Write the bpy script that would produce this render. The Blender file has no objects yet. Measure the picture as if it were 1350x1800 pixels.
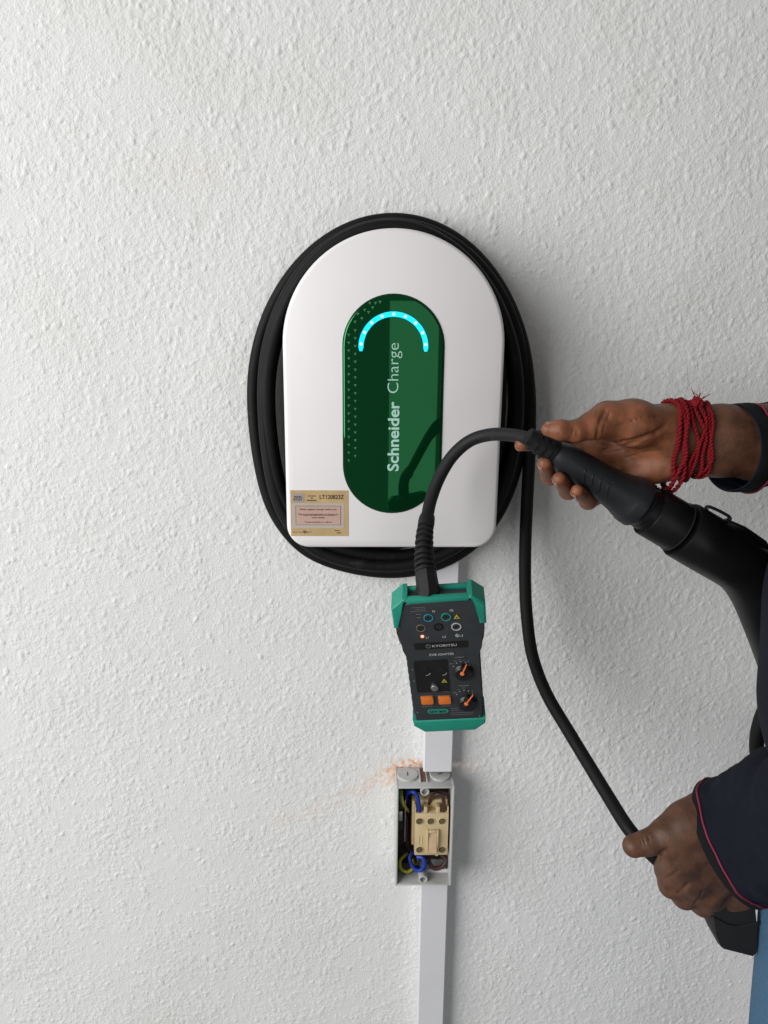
import bpy, bmesh, math, random
import numpy as np
from mathutils import Vector, Matrix

random.seed(7)
rng = np.random.default_rng(7)
scene = bpy.context.scene
col = scene.collection
PI = math.pi

# ------------------------------------------------------------------ camera
FPX = 1352.0                       # focal length in pixels of a 1350 wide frame
TH, PS, RO = math.radians(14.5), math.radians(1.5), math.radians(0.5)
CAM = np.array([0.0, -0.971, 1.5])
FW = np.array([math.sin(PS)*math.cos(TH), math.cos(PS)*math.cos(TH), -math.sin(TH)])
RT = np.array([math.cos(PS), -math.sin(PS), 0.0])
UP = np.cross(RT, FW)
RT, UP = RT*math.cos(RO)+UP*math.sin(RO), UP*math.cos(RO)-RT*math.sin(RO)
cd = bpy.data.cameras.new('camera')
cam = bpy.data.objects.new('camera', cd)
col.objects.link(cam)
cam.matrix_world = Matrix(((RT[0], UP[0], -FW[0], CAM[0]), (RT[1], UP[1], -FW[1], CAM[1]),
                           (RT[2], UP[2], -FW[2], CAM[2]), (0, 0, 0, 1)))
cd.sensor_fit = 'HORIZONTAL'; cd.sensor_width = 36.0; cd.lens = FPX/1350*36.0
cd.clip_start = 0.02; cd.clip_end = 50
scene.camera = cam

# ------------------------------------------------------------------ light
w = bpy.data.worlds.new('World'); scene.world = w; w.use_nodes = True
bg = w.node_tree.nodes['Background']
bg.inputs[0].default_value = (1.0, 0.99, 0.97, 1); bg.inputs[1].default_value = 0.165

def area(name, loc, target, sx, sy, power, color):
    l = bpy.data.lights.new(name, 'AREA'); l.shape = 'RECTANGLE'; l.size = sx; l.size_y = sy
    l.energy = power; l.color = color
    o = bpy.data.objects.new(name, l); col.objects.link(o)
    o.location = loc
    d = Vector(target)-Vector(loc)
    o.rotation_euler = d.to_track_quat('-Z', 'Y').to_euler()
    return o
# daylight opening to the left of the wall box
area('window_light', (-2.65, -2.10, 1.95), (0.0, 0.0, 1.25), 2.8, 2.4, 142, (1.0, 0.995, 0.985))
# added lamp behind the camera, mirrored as the green panel's bright half; frontal fill
area('panel_reflection_fill', (0.90, -5.2, 0.85), (0.90, 0.0, 0.85), 1.62, 3.7, 16, (1.0, 0.99, 0.97))

scene.view_settings.view_transform = 'Standard'
scene.view_settings.look = 'None'
scene.view_settings.exposure = 0.0
scene.view_settings.gamma = 1.0
scene.view_settings.use_curve_mapping = False
scene.render.engine = 'CYCLES'
scene.cycles.use_denoising = True

# ------------------------------------------------------------------ helpers
def ray(u, v): return FW*FPX + RT*(u-675) + UP*(900-v)
def P(u, v, Y):
    """the point at depth Y (wall is Y = 0) that measures (u, v) in the photograph's survey"""
    d = ray(u, v); return CAM + d*((Y-CAM[1])/d[1])

def tag(o, label=None, cat=None, group=None, kind=None):
    if label: o['label'] = label
    if cat: o['category'] = cat
    if group: o['group'] = group
    if kind: o['kind'] = kind
    return o

def empty(name, loc, label=None, cat=None, group=None):
    o = bpy.data.objects.new(name, None); col.objects.link(o)
    o.location = Vector([float(x) for x in loc]); o.empty_display_size = .02
    o.matrix_world = Matrix.Translation(o.location)
    tag(o, label, cat, group)
    return o

WM = {}
def wmat(o): return WM.get(o.name, o.matrix_basis.copy())

def link(name, me, mat=None, parent=None, world=True, smooth=None, label=None):
    """one mesh object; world=True: the mesh is in world coordinates, else in the parent's"""
    o = bpy.data.objects.new(name, me); col.objects.link(o)
    if mat: me.materials.append(mat)
    if parent:
        o.parent = parent
        if world:
            m = parent.matrix_basis.copy(); q = parent.parent
            inv = total(parent).inverted()
            o.matrix_parent_inverse = inv
    if smooth is not None:
        if smooth is True: me.shade_smooth()
        else:
            me.shade_smooth()
            try: me.set_sharp_from_angle(angle=math.radians(smooth))
            except Exception: pass
    if label: o['label'] = label
    return o

def total(o):
    m = o.matrix_parent_inverse @ o.matrix_basis if o.parent else o.matrix_basis.copy()
    return total(o.parent) @ m if o.parent else m

def mesh(name, verts, faces):
    me = bpy.data.meshes.new(name)
    me.from_pydata([tuple(map(float, v)) for v in verts], [], faces)
    me.update()
    return me

def bm_mesh(name, bm):
    bmesh.ops.recalc_face_normals(bm, faces=bm.faces)
    me = bpy.data.meshes.new(name); bm.to_mesh(me); bm.free(); return me

def np_mesh(name, V, Q):
    me = bpy.data.meshes.new(name)
    me.vertices.add(len(V)); me.vertices.foreach_set('co', np.asarray(V, np.float32).ravel())
    n = len(Q)
    me.loops.add(n*4); me.loops.foreach_set('vertex_index', np.asarray(Q, np.int32).ravel())
    me.polygons.add(n); me.polygons.foreach_set('loop_start', np.arange(0, n*4, 4, dtype=np.int32))
    me.polygons.foreach_set('loop_total', np.full(n, 4, np.int32))
    me.update(calc_edges=True); me.validate()
    return me

def spline(pts, n=12, closed=False):
    """Catmull-Rom through the points"""
    p = [np.asarray(q, float) for q in pts]
    out = []
    m = len(p)
    rngi = range(m if closed else m-1)
    for i in rngi:
        g = lambda k: p[k % m] if closed else p[min(max(k, 0), m-1)]
        a, b, c, d = g(i-1), g(i), g(i+1), g(i+2)
        for j in range(n):
            t = j/n
            out.append(.5*((2*b)+(-a+c)*t+(2*a-5*b+4*c-d)*t*t+(-a+3*b-3*c+d)*t**3))
    if not closed: out.append(p[-1])
    return np.array(out)

def frames(path, up0=None):
    path = np.asarray(path, float)
    T = np.gradient(path, axis=0); T /= np.linalg.norm(T, axis=1)[:, None]+1e-12
    u = np.array(up0 if up0 is not None else (0.13, 0.3, 1.0), float)
    N = []
    for t in T:
        u = u - t*(u@t); nn = np.linalg.norm(u)
        if nn < 1e-6: u = np.cross(t, (1, 0, 0)); nn = np.linalg.norm(u)
        u = u/nn; N.append(u.copy())
    N = np.array(N); B = np.cross(T, N)
    return T, N, B

def rings_mesh(name, rings, cap=True, closed=False):
    k = len(rings[0]); V = np.concatenate(rings); F = []
    n = len(rings)
    for i in range(n if closed else n-1):
        a, b = i*k, ((i+1) % n)*k
        for j in range(k):
            F.append((a+j, a+(j+1) % k, b+(j+1) % k, b+j))
    if cap and not closed:
        F.append(tuple(range(k-1, -1, -1))); F.append(tuple(range((n-1)*k, n*k)))
    me = mesh(name, V, F)
    bm = bmesh.new(); bm.from_mesh(me); bmesh.ops.recalc_face_normals(bm, faces=bm.faces); bm.to_mesh(me); bm.free()
    return me

def tube_mesh(name, path, r, segs=14, cap=True, closed=False, flat=(1, 1), up0=None, wob=0):
    path = np.asarray(path, float); n = len(path)
    r = np.full(n, r) if np.isscalar(r) else np.asarray(r, float)
    if len(r) != n: r = np.interp(np.linspace(0, 1, n), np.linspace(0, 1, len(r)), r)
    T, N, B = frames(path, up0)
    a = np.linspace(0, 2*PI, segs, endpoint=False)
    rings = []
    for i in range(n):
        rr = r[i]*(1+(wob*rng.normal(size=segs) if wob else 0))
        rings.append(path[i]+np.outer(np.cos(a)*rr*flat[0], N[i])+np.outer(np.sin(a)*rr*flat[1], B[i]))
    return rings_mesh(name, rings, cap, closed)

def lathe_mesh(name, origin, axis, prof, segs=32, cap=True):
    """prof: (distance along the axis, radius)"""
    o = np.asarray(origin, float); t = np.asarray(axis, float); t = t/np.linalg.norm(t)
    u = np.cross(t, (0, 0, 1)) if abs(t[2]) < .9 else np.cross(t, (1, 0, 0)); u /= np.linalg.norm(u)
    b = np.cross(t, u); a = np.linspace(0, 2*PI, segs, endpoint=False)
    rings = [o+t*d+np.outer(np.cos(a)*r, u)+np.outer(np.sin(a)*r, b) for d, r in prof]
    return rings_mesh(name, rings, cap)

def box_mesh(name, lo, hi, bevel=0.0, seg=2):
    bm = bmesh.new(); bmesh.ops.create_cube(bm, size=1)
    lo = Vector(lo); hi = Vector(hi); c = (lo+hi)/2; s = hi-lo
    for v in bm.verts: v.co = Vector((v.co.x*s.x, v.co.y*s.y, v.co.z*s.z))+c
    if bevel: bmesh.ops.bevel(bm, geom=list(bm.edges), offset=bevel, segments=seg, affect='EDGES', profile=.5)
    return bm_mesh(name, bm)

def prism_mesh(name, pts, z0, z1, bevel=0.0, seg=2, tf=None, front_only=True):
    """outline in local x, y (counter-clockwise), from z0 up to z1; the z1 rim is bevelled"""
    bm = bmesh.new()
    a = [bm.verts.new((x, y, z0)) for x, y in pts]; b = [bm.verts.new((x, y, z1)) for x, y in pts]
    n = len(pts)
    bm.faces.new(a[::-1]); top = bm.faces.new(b)
    for i in range(n): bm.faces.new((a[i], a[(i+1) % n], b[(i+1) % n], b[i]))
    if bevel:
        bmesh.ops.bevel(bm, geom=list(top.edges), offset=bevel, segments=seg, affect='EDGES', profile=.5)
    if tf is not None:
        for v in bm.verts: v.co = Vector([float(q) for q in tf(v.co.x, v.co.y, v.co.z)])
    return bm_mesh(name, bm)

def circle(cx, cy, r, n=28): return [(cx+r*math.cos(2*PI*i/n), cy+r*math.sin(2*PI*i/n)) for i in range(n)]
def rrect(x0, y0, x1, y1, r, n=5):
    p = []
    for cx, cy, a0 in ((x1-r, y0+r, -90), (x1-r, y1-r, 0), (x0+r, y1-r, 90), (x0+r, y0+r, 180)):
        for i in range(n+1):
            a = math.radians(a0+90*i/n); p.append((cx+r*math.cos(a), cy+r*math.sin(a)))
    return p

def washer_mesh(name, cx, cy, ri, ro, z0, z1, tf=None, n=32):
    V, F = [], []
    for z in (z0, z1):
        for r in (ri, ro):
            for x, y in circle(cx, cy, r, n): V.append((x, y, z) if tf is None else tf(x, y, z))
    for i in range(n):
        j = (i+1) % n
        F += [(2*n+i, 3*n+i, 3*n+j, 2*n+j), (i, j, n+j, n+i), (n+i, n+j, 3*n+j, 3*n+i), (i, 2*n+i, 2*n+j, j)]
    me = mesh(name, V, F)
    bm = bmesh.new(); bm.from_mesh(me); bmesh.ops.recalc_face_normals(bm, faces=bm.faces); bm.to_mesh(me); bm.free()
    return me

_tc = [0]
def text_mesh(name, body, place, x0, y0, x1=None, height=None, weight=0.0, rot=0, depth=.00025, center=False, width=None):
    """flat lettering; baseline from (x0, y0), scaled to the given width / cap height; place(x, y, z) puts it on its surface"""
    cu = bpy.data.curves.new(name, 'FONT'); cu.body = body; cu.size = 1; cu.offset = weight
    cu.extrude = 0; cu.resolution_u = 4
    o = bpy.data.objects.new('_text', cu); col.objects.link(o)
    bpy.context.view_layer.update()
    me = bpy.data.meshes.new_from_object(o.evaluated_get(bpy.context.evaluated_depsgraph_get()))
    bpy.data.objects.remove(o); bpy.data.curves.remove(cu)
    n = len(me.vertices); co = np.empty(n*3); me.vertices.foreach_get('co', co); co = co.reshape(-1, 3)
    bw = co[:, 0].max()-co[:, 0].min(); cap = .70
    wd = width if width else (bw*height/cap)
    hs = (height/cap) if height else wd/bw
    x = (co[:, 0]-co[:, 0].min())/bw*wd; y = co[:, 1]*hs
    if center: x = x-wd/2
    c, s = math.cos(rot), math.sin(rot)
    X = x0+x*c-y*s; Y = y0+x*s+y*c
    out = np.array([place(a, b, depth) for a, b in zip(X, Y)])
    me.vertices.foreach_set('co', out.astype(np.float32).ravel()); me.update()
    me.name = name
    return me

def bars_mesh(name, rows, place, depth=.0003):
    """print too small to read: rows of word-long strokes (x0, x1, y, height)"""
    V, F = [], []
    for x0, x1, y, h in rows:
        x = x0
        while x < x1-h*.4:
            wd = min(h*random.uniform(1.2, 3.6), x1-x)
            i = len(V)
            V += [place(x, y, depth), place(x+wd, y, depth), place(x+wd, y+h, depth), place(x, y+h, depth)]
            F.append((i, i+1, i+2, i+3)); x += wd+h*.55
    return mesh(name, V, F)

# ------------------------------------------------------------------ materials
def mat(name, color, rough=.5, metal=0.0, var=.06, vscale=60, bump=0.0, bscale=400, spec=.5, sss=0.0, emit=None, es=0.0, rvar=.06, coat=0.0, vgood=None):
    m = bpy.data.materials.new(name); m.use_nodes = True
    nt = m.node_tree; b = nt.nodes['Principled BSDF']
    b.inputs['Roughness'].default_value = rough; b.inputs['Metallic'].default_value = metal
    b.inputs['Specular IOR Level'].default_value = spec
    b.inputs['Coat Weight'].default_value = coat; b.inputs['Coat Roughness'].default_value = .15
    tc = nt.nodes.new('ShaderNodeTexCoord')
    nz = nt.nodes.new('ShaderNodeTexNoise'); nz.inputs['Scale'].default_value = vscale; nz.inputs['Detail'].default_value = 5
    nt.links.new(tc.outputs['Object'], nz.inputs['Vector'])
    mr = nt.nodes.new('ShaderNodeMapRange'); mr.inputs['From Min'].default_value = .3; mr.inputs['From Max'].default_value = .7
    mr.inputs['To Min'].default_value = 1-var; mr.inputs['To Max'].default_value = 1+var
    nt.links.new(nz.outputs['Fac'], mr.inputs['Value'])
    mx = nt.nodes.new('ShaderNodeMix'); mx.data_type = 'RGBA'; mx.blend_type = 'MULTIPLY'; mx.inputs['Factor'].default_value = 1
    mx.inputs['A'].default_value = (*color, 1)
    nt.links.new(mr.outputs['Result'], mx.inputs['B'])
    nt.links.new(mx.outputs['Result'], b.inputs['Base Color'])
    mr2 = nt.nodes.new('ShaderNodeMapRange'); mr2.inputs['From Min'].default_value = .3; mr2.inputs['From Max'].default_value = .7
    mr2.inputs['To Min'].default_value = max(0, rough-rvar); mr2.inputs['To Max'].default_value = min(1, rough+rvar)
    nt.links.new(nz.outputs['Fac'], mr2.inputs['Value']); nt.links.new(mr2.outputs['Result'], b.inputs['Roughness'])
    if bump:
        n2 = nt.nodes.new('ShaderNodeTexNoise'); n2.inputs['Scale'].default_value = bscale; n2.inputs['Detail'].default_value = 3
        nt.links.new(tc.outputs['Object'], n2.inputs['Vector'])
        bp = nt.nodes.new('ShaderNodeBump'); bp.inputs['Strength'].default_value = bump; bp.inputs['Distance'].default_value = .001
        nt.links.new(n2.outputs['Fac'], bp.inputs['Height']); nt.links.new(bp.outputs['Normal'], b.inputs['Normal'])
    if sss:
        b.inputs['Subsurface Weight'].default_value = sss; b.inputs['Subsurface Radius'].default_value = (1, .35, .2)
        b.inputs['Subsurface Scale'].default_value = .004
    if emit:
        b.inputs['Emission Color'].default_value = (*emit, 1); b.inputs['Emission Strength'].default_value = es
    return m

M = {}
M['white_shell'] = mat('white_shell', (.80, .782, .782), .40, var=.015, vscale=8, bump=.05, bscale=900)
M['dark_housing'] = mat('dark_housing', (.012, .012, .013), .6, bump=.2, bscale=700)
M['green_glass'] = mat('green_glass', (.005, .095, .028), .035, metal=.75, var=.05, vscale=6, rvar=.01)
M['green_mark'] = mat('green_mark', (.05, .24, .10), .3, metal=.4)
M['panel_text'] = mat('panel_text', (.42, .70, .60), .45)
M['led'] = mat('led', (.0, .5, .6), .3, emit=(.0, .50, .95), es=1.35)
M['led_hot'] = mat('led_hot', (.3, .8, .9), .3, emit=(.45, .95, 1.0), es=2.6)
M['black_gap'] = mat('black_gap', (.008, .01, .009), .5)
M['rubber'] = mat('rubber', (.0055, .0055, .006), .62, var=.3, vscale=35, bump=.15, bscale=900, spec=.22)
M['rubber_grey'] = mat('rubber_grey', (.010, .010, .0115), .6, var=.2, vscale=60, bump=.15, bscale=900, spec=.28)
M['gun_plastic'] = mat('gun_plastic', (.004, .004, .0045), .36, var=.2, vscale=30, bump=.06, bscale=1200, spec=.28)
M['plug_plastic'] = mat('plug_plastic', (.011, .012, .0145), .42, var=.2, vscale=40, bump=.15, bscale=1200, spec=.4)
M['trunking'] = mat('trunking', (.70, .70, .73), .38, var=.02, vscale=14)
M['enclosure'] = mat('enclosure', (.50, .50, .49), .45, var=.05, vscale=50, bump=.05, bscale=900)
M['enclosure_in'] = M['enclosure']
M['switch'] = mat('switch', (.60, .47, .27), .45, var=.08, vscale=60, bump=.04)
M['rocker'] = mat('rocker', (.56, .40, .24), .4, var=.16, vscale=70)
M['brass'] = mat('brass', (.40, .30, .16), .35, metal=.8)
M['steel'] = mat('steel', (.45, .45, .45), .35, metal=.9)
M['wire_blue'] = mat('wire_blue', (.008, .038, .33), .42, var=.1)
M['wire_brown'] = mat('wire_brown', (.055, .022, .018), .42, var=.1)
M['wire_yellow'] = mat('wire_yellow', (.40, .33, .03), .42, var=.1)
M['wire_green'] = mat('wire_green', (.06, .24, .03), .42)
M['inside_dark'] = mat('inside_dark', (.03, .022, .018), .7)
M['sticker_gold'] = mat('sticker_gold', (.56, .40, .20), .40, metal=.15, var=.07, vscale=90)
M['sticker_pale'] = mat('sticker_pale', (.50, .44, .38), .45, var=.03)
M['sticker_pink'] = mat('sticker_pink', (.56, .37, .31), .45, var=.04)
M['sticker_grey'] = mat('sticker_grey', (.36, .32, .31), .5)
M['ink'] = mat('ink', (.03, .02, .018), .55)
M['ink_red'] = mat('ink_red', (.10, .02, .015), .55)
M['ev_grey'] = mat('ev_grey', (.027, .031, .035), .44, var=.08, bump=.12, bscale=1500)
M['ev_black'] = mat('ev_black', (.006, .006, .006), .4)
M['ev_green'] = mat('ev_green', (.009, .25, .175), .48, var=.05, bump=.12, bscale=1300)
M['ev_green_print'] = mat('ev_green_print', (.02, .25, .17), .5)
M['print_white'] = mat('print_white', (.50, .50, .50), .5)
M['print_grey'] = mat('print_grey', (.16, .16, .165), .5)
M['yellow'] = mat('yellow', (.42, .40, .03), .5)
M['orange'] = mat('orange', (.70, .17, .025), .45, var=.04)
M['orange_bright'] = mat('orange_bright', (.85, .20, .05), .45)
M['ring_blue'] = mat('ring_blue', (.02, .22, .32), .45)
M['ring_teal'] = mat('ring_teal', (.02, .26, .22), .45)
M['ring_brown'] = mat('ring_brown', (.14, .11, .08), .45)
M['ring_grey'] = mat('ring_grey', (.42, .44, .43), .45)
M['red_led'] = mat('red_led', (.6, .1, .05), .3, emit=(1, .22, .14), es=3.0)
M['thread'] = mat('thread', (.19, .006, .011), .8, var=.35, vscale=500, bump=.6, bscale=1500, spec=.2)
M['navy'] = mat('navy', (.0048, .0064, .0135), .85, var=.15, vscale=200, bump=.5, bscale=1600, spec=.2)
M['cuff'] = mat('cuff', (.0055, .0065, .0072), .85, var=.15, vscale=200, bump=.6, bscale=2200, spec=.2)
M['piping'] = mat('piping', (.17, .008, .035), .7)
M['denim'] = mat('denim', (.060, .130, .215), .85, var=.16, vscale=420, bump=.5, bscale=1500, spec=.2)
M['pouch'] = mat('pouch', (.006, .006, .006), .7, bump=.3, bscale=1200)
M['hair'] = mat('hair', (.006, .005, .005), .6, bump=.6, bscale=500)
M['nail'] = mat('nail', (.27, .135, .095), .32, var=.05)
M['eye'] = mat('eye', (.6, .58, .55), .2)

def skin_material():
    m = mat('skin', (.14, .062, .034),   .52, var=.34, vscale=75, bump=.28, bscale=520, sss=.08, spec=.42)
    nt = m.node_tree; b = nt.nodes['Principled BSDF']
    at = nt.nodes.new('ShaderNodeAttribute'); at.attribute_name = 'palm'
    mx = [n for n in nt.nodes if n.bl_idname == 'ShaderNodeMix'][0]
    pm = nt.nodes.new('ShaderNodeMix'); pm.data_type = 'RGBA'
    pm.inputs['A'].default_value = (.078, .036, .0215, 1); pm.inputs['B'].default_value = (.215, .078, .036, 1)
    nt.links.new(at.outputs['Fac'], pm.inputs['Factor']); nt.links.new(pm.outputs['Result'], mx.inputs['A'])
    # fine wrinkle lines
    vo = nt.nodes.new('ShaderNodeTexVoronoi'); vo.feature = 'DISTANCE_TO_EDGE'; vo.inputs['Scale'].default_value = 420
    tc = [n for n in nt.nodes if n.bl_idname == 'ShaderNodeTexCoord'][0]
    nt.links.new(tc.outputs['Object'], vo.inputs['Vector'])
    bp0 = [n for n in nt.nodes if n.bl_idname == 'ShaderNodeBump'][0]
    bp = nt.nodes.new('ShaderNodeBump'); bp.inputs['Strength'].default_value = .22; bp.inputs['Distance'].default_value = .0006
    nt.links.new(vo.outputs['Distance'], bp.inputs['Height']); nt.links.new(bp0.outputs['Normal'], bp.inputs['Normal'])
    nt.links.new(bp.outputs['Normal'], b.inputs['Normal'])
    return m
M['skin'] = skin_material()
def scuffed(m, amount, scale, lo=.62, hi=.72):
    nt = m.node_tree; b = nt.nodes['Principled BSDF']; src = b.inputs['Base Color'].links[0].from_socket
    tc = [n for n in nt.nodes if n.bl_idname == 'ShaderNodeTexCoord'][0]
    n1 = nt.nodes.new('ShaderNodeTexNoise'); n1.inputs['Scale'].default_value = scale; n1.inputs['Detail'].default_value = 8; n1.inputs['Roughness'].default_value = .7
    nt.links.new(tc.outputs['Object'], n1.inputs['Vector'])
    r = nt.nodes.new('ShaderNodeMapRange'); r.inputs['From Min'].default_value = lo; r.inputs['From Max'].default_value = hi; r.inputs['To Max'].default_value = 1
    nt.links.new(n1.outputs['Fac'], r.inputs['Value'])
    mx = nt.nodes.new('ShaderNodeMix'); mx.data_type = 'RGBA'; mx.inputs['B'].default_value = (*amount, 1)
    nt.links.new(r.outputs['Result'], mx.inputs['Factor']); nt.links.new(src, mx.inputs['A']); nt.links.new(mx.outputs['Result'], b.inputs['Base Color'])
scuffed(M['rubber'], (.024, .023, .022), 38); scuffed(M['rubber_grey'], (.028, .028, .027), 60); scuffed(M['gun_plastic'], (.014, .014, .0135), 50, .6, .75)
scuffed(M['plug_plastic'], (.035, .035, .035), 70); scuffed(M['enclosure'], (.38, .36, .32), 90, .58, .72); scuffed(M['trunking'], (.60, .59, .57), 45, .60, .78)
scuffed(M['white_shell'], (.73, .71, .70), 26, .60, .85); scuffed(M['switch'], (.42, .32, .19), 120, .58, .74)

def wall_material():
    m = mat('painted_plaster', (.80, .80, .785), .62, var=.014, vscale=5, bump=.85, bscale=430, spec=.25)
    nt = m.node_tree
    at = nt.nodes.new('ShaderNodeAttribute'); at.attribute_name = 'stain'
    mx = [n for n in nt.nodes if n.bl_idname == 'ShaderNodeMix'][0]
    pm = nt.nodes.new('ShaderNodeMix'); pm.data_type = 'RGBA'
    pm.inputs['A'].default_value = (.78, .785, .778, 1); pm.inputs['B'].default_value = (.78, .40, .20, 1)
    nt.links.new(at.outputs['Fac'], pm.inputs['Factor'])
    a2 = nt.nodes.new('ShaderNodeAttribute'); a2.attribute_name = 'grime'
    gm = nt.nodes.new('ShaderNodeMix'); gm.data_type = 'RGBA'; gm.inputs['B'].default_value = (.56, .55, .52, 1)
    nt.links.new(a2.outputs['Fac'], gm.inputs['Factor']); nt.links.new(pm.outputs['Result'], gm.inputs['A']); nt.links.new(gm.outputs['Result'], mx.inputs['A'])
    # the same stipple as shading relief on the far border of the sheet
    a3 = nt.nodes.new('ShaderNodeAttribute'); a3.attribute_name = 'outer'
    tc = [n for n in nt.nodes if n.bl_idname == 'ShaderNodeTexCoord'][0]; b0 = [n for n in nt.nodes if n.bl_idname == 'ShaderNodeBump'][0]
    n3 = nt.nodes.new('ShaderNodeTexNoise'); n3.inputs['Scale'].default_value = 150; n3.inputs['Detail'].default_value = 2
    nt.links.new(tc.outputs['Object'], n3.inputs['Vector'])
    r3 = nt.nodes.new('ShaderNodeMapRange'); r3.inputs['From Min'].default_value = .48; r3.inputs['From Max'].default_value = .75
    nt.links.new(n3.outputs['Fac'], r3.inputs['Value'])
    b3 = nt.nodes.new('ShaderNodeBump'); b3.inputs['Distance'].default_value = .0016
    nt.links.new(a3.outputs['Fac'], b3.inputs['Strength']); nt.links.new(r3.outputs['Result'], b3.inputs['Height']); nt.links.new(b0.outputs['Normal'], b3.inputs['Normal'])
    nt.links.new(b3.outputs['Normal'], nt.nodes['Principled BSDF'].inputs['Normal'])
    return m
M['wall'] = wall_material()

# ------------------------------------------------------------------ the wall
def gauss_noise(shape, sig, seed):
    r = np.random.default_rng(seed).normal(size=shape)
    fy = np.fft.fftfreq(shape[0])[:, None]; fx = np.fft.rfftfreq(shape[1])[None, :]
    sy, sx = (sig, sig) if np.isscalar(sig) else sig
    g = np.exp(-2*PI*PI*((fy*sy)**2+(fx*sx)**2))
    o = np.fft.irfft2(np.fft.rfft2(r)*g, s=shape)
    return (o-o.mean())/o.std()

def build_wall():
    st = .00140
    xd = np.arange(-.69, .69, st); zd = np.arange(.37, 1.88, st)
    nx, nz = len(xd), len(zd)
    n1 = gauss_noise((nz, nx), (1.3, 1.0), 1); n2 = gauss_noise((nz, nx), .95, 2); n3 = gauss_noise((nz, nx), 1.9, 5)
    dens = gauss_noise((nz, nx), 16, 3)+.5*gauss_noise((nz, nx), (70, 40), 8); big = gauss_noise((nz, nx), 38, 4); mid = gauss_noise((nz, nx), 6, 6)
    th = .55-.35*dens-.12*mid
    bumps = np.clip(n1-th-.45, 0, 1.2)*.45+np.clip(n3-th-.3, 0, 1.2)*.40
    # thrown droplets of texture paint
    nd = 280000
    px_, pz_ = rng.uniform(3, nx-4, nd), rng.uniform(3, nz-4, nd)
    keep = rng.uniform(size=nd) < np.clip(.44+.17*dens[pz_.astype(int), px_.astype(int)]+.10*mid[pz_.astype(int), px_.astype(int)], .08, 1)
    px_, pz_ = px_[keep], pz_[keep]; nd = len(px_)
    rad = (rng.gamma(2.6, .28, nd)+.54)*.84; hgt = np.clip(rng.normal(.75, .3, nd), .2, 1.5)*np.clip(rad/1.5, .4, 1.4)
    el = rng.uniform(.7, 1.5, nd); ta = rng.uniform(0, PI, nd); ca, sa_ = np.cos(ta), np.sin(ta)
    dots = np.zeros((nz, nx)); ix, iz = px_.astype(int), pz_.astype(int)
    for oz in range(-4, 5):
        for ox in range(-4, 5):
            dx, dz = ix+ox-px_, iz+oz-pz_
            a_, b_ = (dx*ca+dz*sa_)*el, (-dx*sa_+dz*ca)/el
            q = np.clip(1-(a_*a_+b_*b_)/(rad*rad*1.6), 0, 1)
            jx, jz = np.clip(ix+ox, 0, nx-1), np.clip(iz+oz, 0, nz-1)
            np.maximum.at(dots, (jz, jx), hgt*q**.55)
    bumps = np.maximum(bumps, dots)+.25*np.minimum(bumps, dots)
    H = np.minimum(bumps, 1.6)*.00070+n3*.00005+mid*.00006+big*.00030
    fx = np.clip(np.minimum(np.arange(nx), np.arange(nx)[::-1])/30, 0, 1); fz = np.clip(np.minimum(np.arange(nz), np.arange(nz)[::-1])/30, 0, 1)
    H *= fx[None, :]*fz[:, None]
    # brick dust left by drilling above the isolator
    X, Z = np.meshgrid(xd, zd)
    stn = np.zeros_like(X)
    def blob(u, v, ru, rv, a, tilt=0):
        c = P(u, v, 0); dx, dz = X-c[0], Z-c[2]
        ct, s_ = math.cos(tilt), math.sin(tilt)
        q = ((dx*ct+dz*s_)/ru)**2+((-dx*s_+dz*ct)/rv)**2
        return a*np.exp(-q)
    stn += blob(717, 1344, .026, .008, 1.0)+blob(735, 1350, .012, .012, .7)+blob(690, 1360, .030, .014, .38, .25)
    stn += blob(640, 1385, .045, .015, .13, .35)+blob(560, 1420, .05, .014, .09, .4)+blob(505, 1440, .03, .012, .08, .3)
    stn += blob(815, 1345, .018, .010, .24)+blob(700, 1640, .012, .03, .03)+blob(735, 1420, .05, .05, .05)
    stn += blob(330, 300, .05, .02, .05)
    stn *= np.clip(.75-.55*dots+.45*n1+.25*mid+.3*n2, .0, 1.6)
    stn = np.clip(stn, 0, .9)
    grm = np.clip(.05*big+.04*dens, 0, .25)+blob(346, 376, .0035, .016, .75, .25)*np.clip(.7+.5*n2, 0, 1)+blob(349, 390, .002, .008, .4, .3)
    for (u, v_, l, a_, ti) in ((1128, 470, .045, .22, .1), (1062, 230, .03, .18, -.3), (905, 250, .035, .15, .2), (240, 1180, .03, .2, .5), (560, 1650, .04, .18, -.2), (1010, 1600, .03, .2, .3), (130, 560, .03, .2, -.4)):
        grm += blob(u, v_, .0012, l, a_, ti)*np.clip(.3+n2, 0, 1)
    grm = np.clip(grm, 0, .9)
    # outer, coarse border of the same sheet
    ex = np.array([-3, -2.4, -1.8, -1.4, -1.1, -.92]); ez0 = np.array([0.0, .12, .24]); ez1 = np.array([2.03, 2.15, 2.3, 2.6, 2.9])
    xs = np.concatenate([ex, xd, -ex[::-1]]); zs = np.concatenate([ez0, zd, ez1])
    A = np.zeros((len(zs), len(xs))); S = A.copy(); G = A.copy(); G[3:3+nz, 6:6+nx] = grm
    A[3:3+nz, 6:6+nx] = H; S[3:3+nz, 6:6+nx] = stn
    XX, ZZ = np.meshgrid(xs, zs)
    V = np.stack([XX.ravel(), -A.ravel(), ZZ.ravel()], 1)
    n, k = len(zs), len(xs)
    I = np.arange(n*k).reshape(n, k)
    Q = np.stack([I[:-1, :-1].ravel(), I[:-1, 1:].ravel(), I[1:, 1:].ravel(), I[1:, :-1].ravel()], 1)
    me = np_mesh('wall', V, Q)
    a = me.attributes.new('stain', 'FLOAT', 'POINT'); a.data.foreach_set('value', S.ravel().astype(np.float32))
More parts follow.
